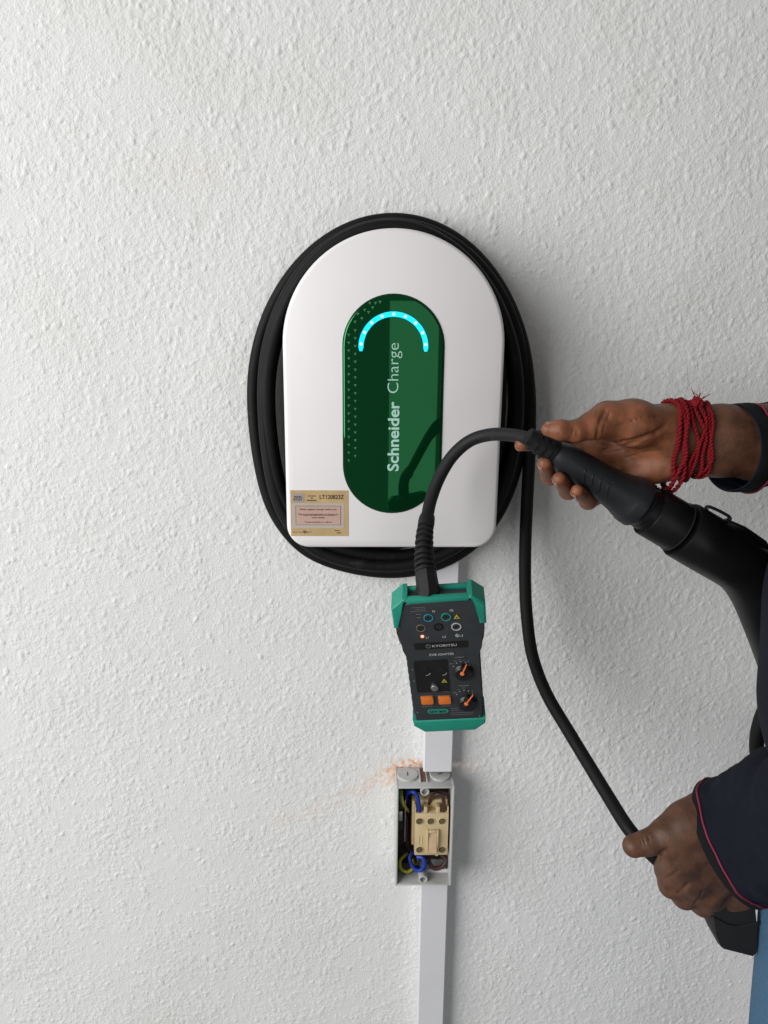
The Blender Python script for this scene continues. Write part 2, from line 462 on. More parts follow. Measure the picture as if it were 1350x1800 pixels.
    O = np.ones_like(A); O[3:3+nz, 6:6+nx] = 1-fx[None, :]*fz[:, None]
    a = me.attributes.new('outer', 'FLOAT', 'POINT'); a.data.foreach_set('value', O.ravel().astype(np.float32))
    a = me.attributes.new('grime', 'FLOAT', 'POINT'); a.data.foreach_set('value', G.ravel().astype(np.float32))
    o = link('wall', me, M['wall'], smooth=True)
    tag(o, 'white stippled plaster wall with a faint orange dust stain', None, None, 'structure')
build_wall()

# ------------------------------------------------------------------ trunking (two lengths)
TX0, TX1 = .0830, .1232
def trunking(z0, z1, label):
    e = empty('cable_trunking', ((TX0+TX1)/2, 0, z0), label, 'trunking', 'lengths of white cable trunking')
    # base channel and clip-on lid
    link('base_channel', box_mesh('base_channel', (TX0+.0012, -.0215, z0), (TX1-.0012, -.0005, z1), .0006), M['trunking'], e)
    bm = bmesh.new()
    prof = [(TX0, -.006), (TX0, -.0235), (TX0+.0015, -.025), (TX1-.0015, -.025), (TX1, -.0235), (TX1, -.006),
            (TX1-.0009, -.006), (TX1-.0009, -.0225), (TX0+.0009, -.0225), (TX0+.0009, -.006)]
    a = [bm.verts.new((x, y, z0)) for x, y in prof]; b = [bm.verts.new((x, y, z1)) for x, y in prof]
    for i in range(len(prof)):
        j = (i+1) % len(prof); bm.faces.new((a[i], a[j], b[j], b[i]))
    for i, j in ((0, 1), (1, 2), (2, 3), (3, 4)): pass
    bm.faces.new((a[0], a[1], a[8], a[9])); bm.faces.new((a[1], a[2], a[3], a[4], a[7], a[8])); bm.faces.new((a[4], a[5], a[6], a[7]))
    bm.faces.new((b[9], b[8], b[1], b[0])); bm.faces.new((b[8], b[7], b[4], b[3], b[2], b[1])); bm.faces.new((b[7], b[6], b[5], b[4]))
    link('lid', bm_mesh('lid', bm), M['trunking'], e)
    return e
trunking(.8812, 1.238, 'upper length of white trunking between the charger and the open switch box')
trunking(.02, .7215, 'lower length of white trunking running down from the open switch box')

# ------------------------------------------------------------------ the wall charger
CX, CZ0, CZ1, CW = .0318, 1.2358, 1.5868, .2425
YF = -.117
def arch(inset, n_top=48, n_c=8, rc=.026, w=CW, z0=CZ0, z1=CZ1, cx=CX):
    R = w/2-inset; rr = max(rc-inset, .002); zc = z1-w/2
    p = []
    for i in range(n_top+1):
        a = PI*i/n_top; p.append((cx+R*math.cos(a), zc+R*math.sin(a)))
    b = z0+inset
    for i in range(n_c+1):
        a = PI+PI/2*i/n_c; p.append((cx-R+rr+rr*math.cos(a), b+rr+rr*math.sin(a)))
    for i in range(n_c+1):
        a = 1.5*PI+PI/2*i/n_c; p.append((cx+R-rr+rr*math.cos(a), b+rr+rr*math.sin(a)))
    return p
def ring_at(pts, y): return np.array([(x, y, z) for x, z in pts])
charger = empty('wall_charger', (CX, 0, CZ0), 'white arch-shaped car charger with a green glass panel and glowing blue arc', 'charger')
cover = link('front_cover', rings_mesh('front_cover', [ring_at(arch(.004), -.0905), ring_at(arch(0), -.092), ring_at(arch(0), -.1115), ring_at(arch(.0006), -.1142), ring_at(arch(.0020), -.1160), ring_at(arch(.0042), YF)]), M['white_shell'], charger, smooth=35)
link('back_housing', rings_mesh('back_housing', [ring_at(arch(.014), -.0005), ring_at(arch(.014), -.0900)]), M['dark_housing'], charger, smooth=35)
link('gap_shade_plate', rings_mesh('gap_shade_plate', [ring_at(arch(-.0240, z1=CZ1-.010), -.0006), ring_at(arch(-.0240, z1=CZ1-.010), -.0095), ring_at(arch(-.0230, z1=CZ1-.010), -.0108)]), mat('gap_shade_grey', (.055, .056, .052), .7, var=.25, vscale=300, bump=.8, bscale=500), charger, smooth=35)  # added dark plate, its grey stands in for shaded wall between coil and charger
# cable guard rim that keeps the coil off the wall side of the cover
link('cover_rim', rings_mesh('cover_rim', [ring_at(arch(.0035), -.0855), ring_at(arch(.0035), -.0902)]), M['black_gap'], charger, smooth=35)

def on_front(x, z, d): return np.array((x, YF-d, z))
PX, PZ0, PZ1, PW = .0312, 1.2785, 1.5197, .1100
def stadium(inset, n=28):
    R = PW/2-inset; p = []
    for i in range(n+1):
        a = PI*i/n; p.append((PX+R*math.cos(a), PZ1-PW/2+R*math.sin(a)))
    for i in range(n+1):
        a = PI+PI*i/n; p.append((PX+R*math.cos(a), PZ0+PW/2+R*math.sin(a)))
    return p
link('panel_gasket', rings_mesh('panel_gasket', [ring_at(stadium(-.0007), YF+.001), ring_at(stadium(-.0007), YF-.0004)]), M['black_gap'], charger)
panel = link('display_panel', rings_mesh('display_panel', [ring_at(stadium(.0003), YF+.0005), ring_at(stadium(.0003), YF-.0011), ring_at(stadium(.0009), YF-.0017), ring_at(stadium(.0022), YF-.0020)]), M['green_glass'], charger, smooth=40, label='glossy dark green glass panel')
YP = .0020
def on_panel(x, z, d): return np.array((x, YF-YP-d, z))
# light arc
ac = P(691.5, 611, YF-.002); ax_, az_ = ac[0], ac[2]
ra = .0352
path = [(ax_-ra, az_-.004)]+[(ax_+ra*math.cos(PI-PI*i/40), az_+ra*math.sin(PI-PI*i/40)) for i in range(41)]+[(ax_+ra, az_-.004)]
hw = .0027
V, F = [], []
for i, (x, z) in enumerate(path):
    a, b = path[max(i-1, 0)], path[min(i+1, len(path)-1)]
    tx, tz = b[0]-a[0], b[1]-a[1]; L = math.hypot(tx, tz); nx, nz = -tz/L, tx/L
    ww = hw*(.55 if i in (0, len(path)-1) else 1)
    for s in (-1, 1):
        for d in (.0001, .0006): V.append(on_panel(x+nx*ww*s, z+nz*ww*s, d))
for i in range(len(path)-1):
    a, b = i*4, i*4+4
    F += [(a+1, a+3, b+3, b+1), (a, b, b+2, a+2), (a, a+1, b+1, b), (a+2, b+2, b+3, a+3)]
link('light_arc', mesh('light_arc', V, F), M['led'], panel, label='glowing cyan light arc')
me_dot = None
for i in range(9):
    a = PI-PI*(i+.28)/8.56
    c = on_panel(ax_+ra*math.cos(a), az_+ra*math.sin(a), .0)
    me_dot = prism_mesh('light_dot', circle(0, 0, .0015, 14), .0002, .0009, .0002, tf=lambda x, y, z: (x, -z, y)) if me_dot is None else me_dot
    o = link('light_dot', me_dot, M['led_hot'] if i == 0 else None, panel)
    o.matrix_basis = Matrix.Translation(Vector([float(q) for q in c]))
# lettering on the panel, reading upwards
def px_panel(u, v): q = P(u, v, YF-.002); return q[0], q[2]
a0 = px_panel(700, 828); a1 = px_panel(700, 706)
link('lettering', text_mesh('lettering', 'Schneider', on_panel, a0[0], a0[1], height=.0122, width=a1[1]-a0[1], weight=.022, rot=PI/2, depth=.0004), M['panel_text'], panel)
a0 = px_panel(700, 691); a1 = px_panel(700, 603)
link('lettering', text_mesh('lettering', 'Charge', on_panel, a0[0], a0[1], height=.0122, width=a1[1]-a0[1], weight=-.011, rot=PI/2, depth=.0004), M['panel_text'], panel)
# columns of small triangles printed under the glass
V, F = [], []
def tri(u, v, s=.0017):
    x, z = px_panel(u, v); i = len(V)
    V.extend([on_panel(x-s, z+s*.8, .0003), on_panel(x+s, z+s*.8, .0003), on_panel(x, z-s, .0003)]); F.append((i+2, i+1, i))
for k in range(17):
    tri(613, 589+k*13.8); tri(624.5, 581+k*13.8)
for u, v in ((624, 566), (636, 560), (629, 552), (648, 549), (641, 545), (655, 541), (660, 533), (650, 533), (668, 531)): tri(u, v)
tag(link('triangle_pattern', mesh('triangle_pattern', V, F), M['green_mark'], panel), kind='stuff')

# registration sticker
s0 = P(512, 942, YF); s1 = P(612, 862, YF)
SX0, SZ0, SX1, SZ1 = s0[0], s0[2], s1[0], s1[2]
sw, sh = SX1-SX0, SZ1-SZ0
def on_st(a, b, d): return np.array((SX0+a*sw, YF-.00045-d, SZ0+b*sh))
def quad(name, x0, y0, x1, y1, d, m, parent, thick=.0003):
    me = prism_mesh(name, [(x0, y0), (x1, y0), (x1, y1), (x0, y1)], 0, 1, tf=lambda x, y, z: on_st(x, y, d-thick+thick*z))
    return link(name, me, m, parent)
stk = link('registration_sticker', prism_mesh('registration_sticker', [(0, 0), (1, 0), (1, 1), (0, 1)], 0, 1, tf=lambda x, y, z: on_st(x, y, -.0004+.0004*z)), M['sticker_gold'], charger, label='gold registration sticker with a serial number')
quad('printed_frame', .02, .175, .925, .725, .0002, M['sticker_pale'], stk)
quad('printed_frame', .085, .245, .872, .665, .00035, M['ink'], stk)
quad('printed_field', .092, .252, .865, .658, .0005, M['sticker_pink'], stk)
quad('printed_field', .045, .74, .235, .93, .0002, M['sticker_grey'], stk)
st_p = lambda x, y, d: on_st(x/sw, y/sh, d)
link('lettering', text_mesh('lettering', 'LT120823Z', st_p, .505*sw, .815*sh, height=.0048, width=.42*sw, weight=.010, depth=.0003), M['ink'], stk)
def st_text(body, yc, wd, h):
    link('lettering', text_mesh('lettering', body, st_p, .478*sw, yc*sh, height=h, width=wd*sw, weight=.018, center=True, depth=.0006), M['ink_red'], stk)
st_text('Please register charger before use', .575, .64, .0019)
st_text('Visit go.gov.sg/registration-ev-charger for', .465, .70, .0019)
st_text('more details', .395, .22, .0019)
st_text('Tampering label is an offence', .298, .48, .0016)
quad('printed_underline', .215, .452, .78, .459, .00062, M['ink_red'], stk, .0002)
tag(link('small_print', bars_mesh('small_print', [(.065*sw, .2*sw, .855*sh, .0011), (.055*sw, .205*sw, .825*sh, .0011), (.05*sw, .21*sw, .785*sh, .0011),
     (.30*sw, .445*sw, .87*sh, .0010), (.355*sw, .395*sw, .825*sh, .0011), (.285*sw, .445*sw, .775*sh, .0011), (.76*sw, .845*sw, .115*sh, .0009), (.80*sw, .87*sw, .06*sh, .0012)], st_p), M['ink'], stk), kind='stuff')
link('signature', tube_mesh('signature', spline([st_p(x*sw, y*sh, .0003) for x, y in ((.02, .085), (.12, .09), (.2, .08), (.22, .12), (.235, .06), (.25, .12), (.27, .07), (.3, .09), (.36, .095))], 5), .00022, 5), M['ink'], stk)

# ------------------------------------------------------------------ the charging cable: coil, hanging run, loop, gun
RC = .0078
def coil_px(ang, d):
    """ang clockwise from the top, d = inward offset in survey pixels"""
    a, b, cx, cy = 254-d, 322-d, 690, 698
    s, c = math.sin(ang), math.cos(ang)
    ex = 2.0
    if c < 0: ex = 2.0+(.66 if s < 0 else .26)*min(1, 2.2*abs(s*c))
    e = 2/ex
    return cx+a*math.copysign(abs(s)**e, s), cy-b*math.copysign(abs(c)**e, c)
pts = []
turns = [(0.0, 44, -.030), (.5, 40, -.034), (1.0, 33, -.040), (1.25, 40, -.046), (1.5, 40, -.055), (1.75, 34, -.062), (2.0, 22, -.066), (2.25, 34, -.062), (2.5, 26, -.062), (2.75, 26, -.060), (3.0, 17, -.050),
         (3.25, 24, -.040), (3.5, 13, -.024), (3.75, 10.5, -.020), (4.0, 11, -.028), (4.25, 11, -.040)]
tt = [q[0] for q in turns]
ang = np.arange(.55, 4.25, 1/26)
pts = [P(748, 905, -.035), P(735, 945, -.034)]
for q in ang:
    d = np.interp(q, tt, [x[1] for x in turns]); y = np.interp(q, tt, [x[2] for x in turns])
    u, v = coil_px(q*2*PI, d+1.6*math.sin(q*9.3)+1.2*math.sin(q*21+1)); pts.append(P(u, v, y))
hang = [(931.5, 740, -.040), (930, 810, -.042), (926, 890, -.046), (923, 975, -.050), (924, 1055, -.058), (931, 1128, -.072), (939, 1164, -.082), (951, 1198, -.093), (967, 1232, -.106), (990, 1270, -.123), (1030, 1336, -.160), (1074, 1408, -.205),
        (1107, 1460, -.240), (1150, 1506, -.256), (1190, 1540, -.258), (1232, 1570, -.250), (1272, 1618, -.225), (1325, 1640, -.205), (1385, 1600, -.190), (1400, 1500, -.190), (1362, 1420, -.200), (1334, 1340, -.215), (1330, 1300, -.222), (1341, 1255, -.226), (1360, 1222, -.230), (1369, 1196, -.233)]
path = spline(pts+[P(*h) for h in hang], 6)
# even out the spacing
seg = np.r_[0, np.cumsum(np.linalg.norm(np.diff(path, axis=0), axis=1))]
tq = np.arange(0, seg[-1], .0045); path = np.stack([np.interp(tq, seg, path[:, i]) for i in range(3)], 1)
for _ in range(6):
    path[1:-1] = .25*path[:-2]+.5*path[1:-1]+.25*path[2:]
ccable = empty('charging_cable', P(690, 1020, -.03), 'thick black charging cable coiled around the charger and ending in a black charging gun', 'cable')
link('cable', tube_mesh('cable', path, RC, 16), M['rubber'], ccable, smooth=True)

# gun
GY = -.252
gp = [(1137, 895), (1199, 931), (1262, 968), (1304, 994), (1332, 1036), (1348, 1090), (1360, 1145), (1372, 1200)]
gpts = [P(u, v, GY+dy) for (u, v), dy in zip(gp, (0, 0, 0, 0, .003, .008, .014, .020))]
def chain_profile(name, pts, prof, segs=36, flat=(1, 1), m=None, parent=None, n=14, up0=None):
    """prof: (position along the chain, radius) pairs; steps allowed"""
    path = spline(pts, n); s = np.r_[0, np.cumsum(np.linalg.norm(np.diff(path, axis=0), axis=1))]
    q = np.array([p[0] for p in prof])*s[-1]; pp = np.stack([np.interp(q, s, path[:, i]) for i in range(3)], 1)
    T, N, B = frames(path, up0)
    a = np.linspace(0, 2*PI, segs, endpoint=False); rings = []
    for k, (t, r) in enumerate(prof):
        i = min(int(np.searchsorted(s, t*s[-1])), len(path)-1)
        rings.append(pp[k]+np.outer(np.cos(a)*r*flat[0], N[i])+np.outer(np.sin(a)*r*flat[1], B[i]))
    return link(name, rings_mesh(name, rings), m, parent, smooth=40)
gaxis = gpts[1]-gpts[0]; gaxis /= np.linalg.norm(gaxis)
gun_prof = [(.150, .0250), (.152, .0282), (.158, .0290), (.25, .0292), (.36, .0292), (.44, .0288), (.50, .0282), (.56, .0275), (.62, .0262), (.70, .0240), (.80, .0212), (.88, .0190), (.95, .0175), (.995, .0160), (1.0, .0120)]
gun = chain_profile('gun_body', gpts, gun_prof, m=M['gun_plastic'], parent=ccable)
link('gun_nose', lathe_mesh('gun_nose', gpts[0], gaxis, [(-.004, .0205), (-.0035, .0212), (.003, .0216), (.0035, .0246), (.0045, .0252), (.035, .0254)], 40), M['gun_plastic'], gun, smooth=40)
up_g = np.cross(gaxis, (0, 1, 0)); up_g = up_g if up_g[2] > 0 else -up_g
# latch on the back of the gun
b0 = gpts[0]+gaxis*.052+up_g*.0285; b1 = gpts[0]+gaxis*.075+up_g*.0300
link('latch', tube_mesh('latch', spline([b0-up_g*.002, b0+up_g*.0036, b1+up_g*.0036, b1-up_g*.002], 6), .0016, 8, flat=(1, 2.2), up0=up_g), M['plug_plastic'], gun, smooth=True)
link('top_ridge', tube_mesh('top_ridge', [b1-up_g*.002, b1+gaxis*.02+up_g*.000, b1+gaxis*.045-up_g*.0015, b1+gaxis*.058-up_g*.006], [.003, .0035, .0035, .002], 10, flat=(1, 2.0), up0=up_g), M['gun_plastic'], gun, smooth=True)
link('seam_ring', lathe_mesh('seam_ring', gpts[0], gaxis, [(.0355, .0256), (.0358, .0262), (.0368, .0262), (.0371, .0256)], 40), M['rubber_grey'], gun, smooth=40)

# ------------------------------------------------------------------ the adapter with its cable and plug
DP = np.array([.0809, -.2539, 1.1543])
DM = np.array([[.9897, -.1287, -.0630], [-.1000, -.3063, -.9467], [.1025, .9432, -.3160]])
q_, r_ = np.linalg.qr(DM); DM = q_*np.sign(np.diag(r_))
adapter = empty('charging_adapter', DP, 'dark grey hand-sized test adapter with green bumper ends and orange buttons', 'test adapter')
adapter.matrix_basis = Matrix([[*map(float, DM[i]), float(DP[i])] for i in range(3)]+[[0, 0, 0, 1]])
def dloc(u, v, z=0.0):
    """point of the adapter's front face at survey pixel (u, v), in the adapter's own coordinates"""
    d = ray(u, v); n = DM[:, 2]; o = DP+n*z; t = ((o-CAM)@n)/(d@n); q = CAM+d*t-DP
    return float(q@DM[:, 0]), float(q@DM[:, 1])
def dworld(x, y, z): return DP+DM[:, 0]*x+DM[:, 1]*y+DM[:, 2]*z
D = lambda name, me, m, parent=None, smooth=None, label=None: link(name, me, m, parent or adapter, world=(parent is not None and parent is not adapter and False), smooth=smooth, label=label)
mm = .001
body_out = [(-.0355, -.086), (.0355, -.086), (.0365, -.05), (.0365, .012), (.0375, .022), (.0425, .034), (.0435, .045), (.0435, .074), (.034, .082), (-.034, .082), (-.0435, .074), (-.0435, .045), (-.0425, .034), (-.0375, .022), (-.0365, .012), (-.0365, -.05)]
bodyp = D('body', prism_mesh('body', body_out, -.028, 0, .0022, 3), M['ev_grey'], smooth=30)
# moulded ribs down the lower flanks
me_rib = box_mesh('grip_rib', (-.0011, -.0030, -.024), (.0011, .0030, -.005), .0006, 1)
for k in range(9):
    for s in (-1, 1):
        o = D('grip_rib', me_rib, M['ev_grey'] if (k == 0 and s == -1) else None, bodyp)
        o.matrix_basis = Matrix.Translation((s*.0368, .006-k*.0098, 0))
# bottom bumper
bot = [(-.0272, -.0985), (.0272, -.0985), (.0385, -.0885), (.0392, -.0800), (-.0392, -.0800), (-.0385, -.0885)]
D('bumper', prism_mesh('bumper', bot, -.030, .0012, .0022, 3), M['ev_green'], smooth=30, label='green lower bumper')
# top bumper: wraps the head, with a window for the cable entry
top_l = [(-.0455, .052), (-.0385, .052), (-.0385, .0725), (-.0305, .0845), (-.0305, .0865), (-.0290, .0880), (-.0335, .0880), (-.0455, .0775)]
top_r = [(-x, y) for x, y in top_l[::-1]]
topb = D('bumper', prism_mesh('bumper', top_l, -.0245, .0012, .0026, 3), M['ev_green'], smooth=30, label='green upper bumper')
D('bumper_side', prism_mesh('bumper_side', top_r, -.0245, .0012, .0026, 3), M['ev_green'], topb, smooth=30)
D('bumper_lip', box_mesh('bumper_lip', (-.0303, .0822, -.006), (.0303, .0876, .0011), .0012), M['ev_green'], topb, smooth=30)
D('bumper_back', box_mesh('bumper_back', (-.0290, .0780, -.0240), (.0290, .0855, -.0185), .0012), M['ev_green'], topb, smooth=30)
D('cable_entry', box_mesh('cable_entry', (-.0284, .078, -.0183), (.0284, .0825, -.0062), .0008), M['ev_grey'], bodyp)
for s in (-1, 1):
    D('cable_entry', box_mesh('cable_entry', (min(s*.0284, s*.0302), .078, -.0183), (max(s*.0284, s*.0302), .0868, -.0062), .0004), M['ev_green'], topb)

ident = lambda x, y, z: (x, y, z)
def ring_socket(u, v, ro, ringm, wd=.0011):
    x, y = dloc(u, v)
    s = D('socket', washer_mesh('socket', x, y, ro-wd, ro, .0001, .0009), ringm)
    D('socket_hole', prism_mesh('socket_hole', circle(x, y, ro-wd+.0002), .00005, .00035), M['ev_black'], s)
    D('contact', washer_mesh('contact', x, y, ro*.30, ro*.52, .0002, .0006, n=20), M['ev_grey'], s)
ring_socket(753, 1085.5, .0048, M['ring_blue']); ring_socket(784, 1084, .0049, M['ring_teal'])
ring_socket(740, 1103.5, .0048, M['ring_brown']); ring_socket(770.5, 1101.5, .0046, M['ev_black']); ring_socket(802, 1101, .0049, M['ring_grey'])
x, y = dloc(742.5, 1118.5)
D('status_light', lathe_mesh('status_light', (x, y, 0), (0, 0, 1), [(0, .0017), (.0006, .0016), (.0012, .001), (.0014, .0003)], 16), M['red_led'], label='lit red indicator')
x, y = dloc(803.5, 1116.5)
D('status_light', washer_mesh('status_light', x, y, .0009, .0017, .0001, .0008, n=18), M['ring_grey'])
DR = 0.0
def dtext(body, u, v, h, m='print_white', width=None, weight=.006):
    x, y = dloc(u, v)
    D('lettering', text_mesh('lettering', body, ident, x, y, height=h, width=width, weight=weight, center=True, depth=.0004), M[m], bodyp)
dtext('N', 762.5, 1076, .0026); dtext('PE', 794, 1074.5, .0026)
dtext('L1', 751, 1122, .0026); dtext('L2', 781, 1120.5, .0026); dtext('L3', 811, 1118.5, .0026)
# name plate
x0, y0 = dloc(729, 1143.5); x1, y1 = dloc(822, 1124.5)
yl = (y0+y1)/2
plate = D('name_plate', prism_mesh('name_plate', rrect(x0, yl-.0042, x1, yl+.0042, .0008), 0, .0005, .0002), M['ev_black'])
xa, _ = dloc(760, 1137); xb, _ = dloc(803, 1136)
D('lettering', text_mesh('lettering', 'KYORITSU', ident, xa, yl-.0014, height=.0030, width=xb-xa, weight=.002, depth=.0008), M['print_white'], plate)
xl = dloc(753, 1137)[0]
D('emblem', washer_mesh('emblem', xl, yl, .0022, .0026, .0006, .0008, n=20), M['print_grey'], plate)
V = []; F = []
for a in (35, 125, 215, 305):
    c, s = math.cos(math.radians(a)), math.sin(math.radians(a)); i = len(V)
    for tt_, nn in ((.0006, -.00025), (.0022, -.00025), (.0022, .00025), (.0006, .00025)): V.append((xl+c*tt_-s*nn, yl+s*tt_+c*nn, .0008))
    F.append((i, i+1, i+2, i+3))
D('emblem', mesh('emblem', V, F), M['print_grey'], plate)
dtext('EVSE ADAPTER', 776.5, 1151.5, .0029, 'print_white', width=.0245, weight=.004)
# signal output block
x0, y0 = dloc(733.5, 1217); x1, y1 = dloc(786, 1159)
blk = D('output_block', prism_mesh('output_block', rrect(x0, y0, x1, y1, .001), 0, .0006, .0003), M['ev_black'])
for u, v in ((749, 1180.5), (778, 1180)):
    x, y = dloc(u, v)
    s = D('socket', prism_mesh('socket', circle(x, y, .0045), .0005, .0011, .0003), M['ev_black'])
    D('socket_rim', mesh('socket_rim', *(lambda n: ([(x+r*math.cos(a), y+r*math.sin(a), .0013) for r in (.0040, .0045) for a in np.linspace(-1.7, -.25, n)], [(i, n+i, n+i+1, i+1) for i in range(n-1)]))(10)), M['print_white'], s)
dtext('SIGNAL OUTPUT', 759.5, 1165.8, .0013, 'print_grey', width=.0145)
bpx = lambda u0, u1, v, h: (dloc(u0, v)[0], dloc(u1, v)[0], dloc((u0+u1)/2, v)[1], h)
# warning triangles
for u, v in ((803, 1083.5), (781, 1196)):
    x, y = dloc(u, v)
    t = D('warning_triangle', prism_mesh('warning_triangle', [(x-.0029, y-.0022), (x+.0029, y-.0022), (x, y+.0030)], .0004, .0009), M['yellow'])
    D('triangle_print', prism_mesh('triangle_print', [(x-.0011, y-.0013), (x+.0011, y-.0013), (x, y+.0008)], .0008, .0011), M['ev_black'], t)
# silver push knob
x, y = dloc(764, 1209, .002)
kn = D('silver_knob', lathe_mesh('silver_knob', (x, y, .0004), (0, 0, 1), [(0, .0040), (.0010, .0042), (.0022, .0042), (.0030, .0037), (.0034, .0024), (.0035, .0003)], 24), M['steel'], smooth=40)
# orange buttons
for u, v, dr in ((751, 1229.5, 0), (781.5, 1229, 0)):
    x, y = dloc(u, v)
    fr = D('push_button', prism_mesh('push_button', rrect(x-.0063, y-.0054, x+.0063, y+.0054, .0012), .0003, .0022, .0007, 2), M['orange'], smooth=30)
    D('button_bezel', prism_mesh('button_bezel', rrect(x-.0069, y-.0060, x+.0069, y+.0060, .0014), 0, .0006, .0002), M['ring_brown'], fr)
# rotary switches
for (u, v), (pu, pv), rr in (((815, 1181), (820, 1163), .0105), ((822, 1235), (831, 1217), .0105)):
    x, y = dloc(u, v); h = .0085
    k = D('rotary_switch', lathe_mesh('rotary_switch', (x, y, .0002), (0, 0, 1), [(0, rr), (.001, rr), (.0018, rr*.92), (.0035, rr*.86), (.0042, rr*.8)], 36), M['ev_black'], smooth=35)
    cx, cy = dloc(*((812.5, 1184) if v < 1200 else (819.5, 1237)), z=h)
    tx, ty = dloc(pu, pv, .005)
    ux, uy = tx-cx, ty-cy; L = math.hypot(ux, uy); ux, uy = ux/L, uy/L
    wv = .0034
    D('switch_grip', prism_mesh('switch_grip', [(cx-ux*.0075-uy*wv*.6, cy-uy*.0075+ux*wv*.6), (cx-ux*.0075+uy*wv*.6, cy-uy*.0075-ux*wv*.6), (cx+ux*.008+uy*wv*.8, cy+uy*.008-ux*wv*.8), (cx+ux*.008-uy*wv*.8, cy+uy*.008+ux*wv*.8)], .003, h, .0012, 2), M['ev_black'], k, smooth=30)
    D('pointer_line', prism_mesh('pointer_line', [(cx-uy*.0007, cy+ux*.0007), (cx+uy*.0007, cy-ux*.0007), (tx+uy*.0005, ty-ux*.0005), (tx-uy*.0005, ty+ux*.0005)], .0085, .0091), M['orange_bright'], k)
    D('pointer_dot', prism_mesh('pointer_dot', circle(cx, cy, .0021, 20), .0084, .0096, .0003), M['orange_bright'], k)
tk = []
for (u, v) in ((797, 1171), (802.5, 1165.3), (810, 1163), (818, 1164.6), (825, 1169.5), (803, 1220.5), (808, 1215.5), (815.5, 1213), (823.5, 1214.3), (830.5, 1219.6)):
    x, y = dloc(u, v); tk.append((x-.0005, x+.0005, y-.0005, .0010))
V = []; F = []
for a, b, y, h in tk:
    i = len(V); V += [(a, y, .0003), (b, y, .0003), (b, y+h, .0003), (a, y+h, .0003)]; F.append((i, i+1, i+2, i+3))
tag(D('scale_marks', mesh('scale_marks', V, F), M['print_white'], bodyp), kind='stuff')
# model badge
x0, y0 = dloc(752, 1254); x1, y1 = dloc(788, 1246); ym = (y0+y1)/2
bdg = D('model_badge', prism_mesh('model_badge', rrect(x0, ym-.0031, x1, ym+.0031, .0028), 0, .0005, .0002), M['ev_green_print'])
D('lettering', text_mesh('lettering', 'KEW 8602', ident, (x0+x1)/2, ym-.0018, height=.0036, width=(x1-x0)*.82, weight=.02, center=True, depth=.0007), M['ev_black'], bdg)
rows = [bpx(724, 748, 1068, .0007), bpx(730, 748, 1071, .0007), bpx(722, 750, 1074.5, .0007), bpx(732, 740, 1080, .0009), bpx(733, 740, 1086, .0009),
        bpx(800, 817, 1155.5, .0011), bpx(790, 797, 1167, .0010), bpx(806, 824, 1205.5, .0011), bpx(797, 803, 1217.5, .0012), bpx(745, 751, 1211.5, .0012), bpx(740, 756, 1216.0, .0012), bpx(777, 788, 1210.5, .0012), bpx(780, 787, 1215.5, .0012),
        bpx(742, 760, 1241.5, .0006), bpx(775, 792, 1240.7, .0006), bpx(793, 806, 1245, .0007), bpx(793, 806, 1249, .0007), bpx(793, 833, 1252.5, .0007), bpx(793, 831, 1255.8, .0007), bpx(814, 818, 1161, .0008), bpx(821, 826, 1162.5, .0008), bpx(798, 804, 1162, .0008), bpx(806, 812, 1160, .0008), bpx(804, 808, 1212, .0008), bpx(812, 818, 1209.5, .0008), bpx(829, 833, 1215, .0008)]
tag(link('small_print', bars_mesh('small_print', rows, ident, .0003), M['print_grey'], adapter, world=False), kind='stuff')
for u, v in ((725, 1177), (728, 1197), (734, 1252), (843, 1258)):
    x, y = dloc(u, v); D('screw_dimple', prism_mesh('screw_dimple', circle(x, y, .0008, 12), 0, .0004), M['print_grey'])

# the adapter's gland, spring-like strain relief and cable (world coordinates)
aY = -.287
g0 = dworld(*[*dloc(750, 1046, -.0128)], -.0128)
apx = [(752, 1036), (749, 1010), (746, 980), (746, 945), (750, 915), (757, 880), (772, 840), (795, 802), (826, 775), (862, 764), (900, 765), (932, 772), (956, 782)]
aYs = [g0[1]+.001, g0[1]+.006, g0[1]+.018, -.232, -.214, -.197, -.186, -.182, -.186, -.200, -.222, -.244, -.258]
apt = [g0]+[P(u, v, y) for (u, v), y in zip(apx, aYs)]
apath = spline(apt, 12)
link('cable', tube_mesh('cable', apath, .0066, 16), M['rubber_grey'], adapter, smooth=True, label='short flexible black lead')
def vrow(p):
    q = p-CAM; return 900-FPX*(q@UP)/(q@FW)
apv = np.array([vrow(p) for p in apath[:100]])
def path_between(path, v0, v1, n):
    """the piece of the lead between two survey rows"""
    i0 = int(np.argmin(abs(apv-v0))); i1 = int(np.argmin(abs(apv-v1)))
    s = np.linspace(i0, i1, n); return np.stack([np.interp(s, np.arange(len(path)), path[:, k]) for k in range(3)], 1)
gl = path_between(apath, 1046, 1003, 6)
hexa = tube_mesh('gland', gl, [.0125, .0125, .0122, .0112, .0108, .0104], 8)
gland = link('gland', hexa, M['rubber_grey'], adapter, smooth=25)
rl = path_between(apath, 1006, 924, 90)
rr = []
for i in range(90):
    ph = (i/89*8.5) % 1.0
    base = .0105-.0025*i/89
    rr.append(base*(1.04 if .12 < ph < .60 else .70))
link('strain_relief', tube_mesh('strain_relief', rl, rr, 18), M['rubber_grey'], adapter, smooth=30)
cl = path_between(apath, 927, 907, 6)
link('relief_collar', tube_mesh('relief_collar', cl, [.0072, .0084, .0086, .0084, .0082, .0074], 18), M['rubber_grey'], adapter, smooth=30)

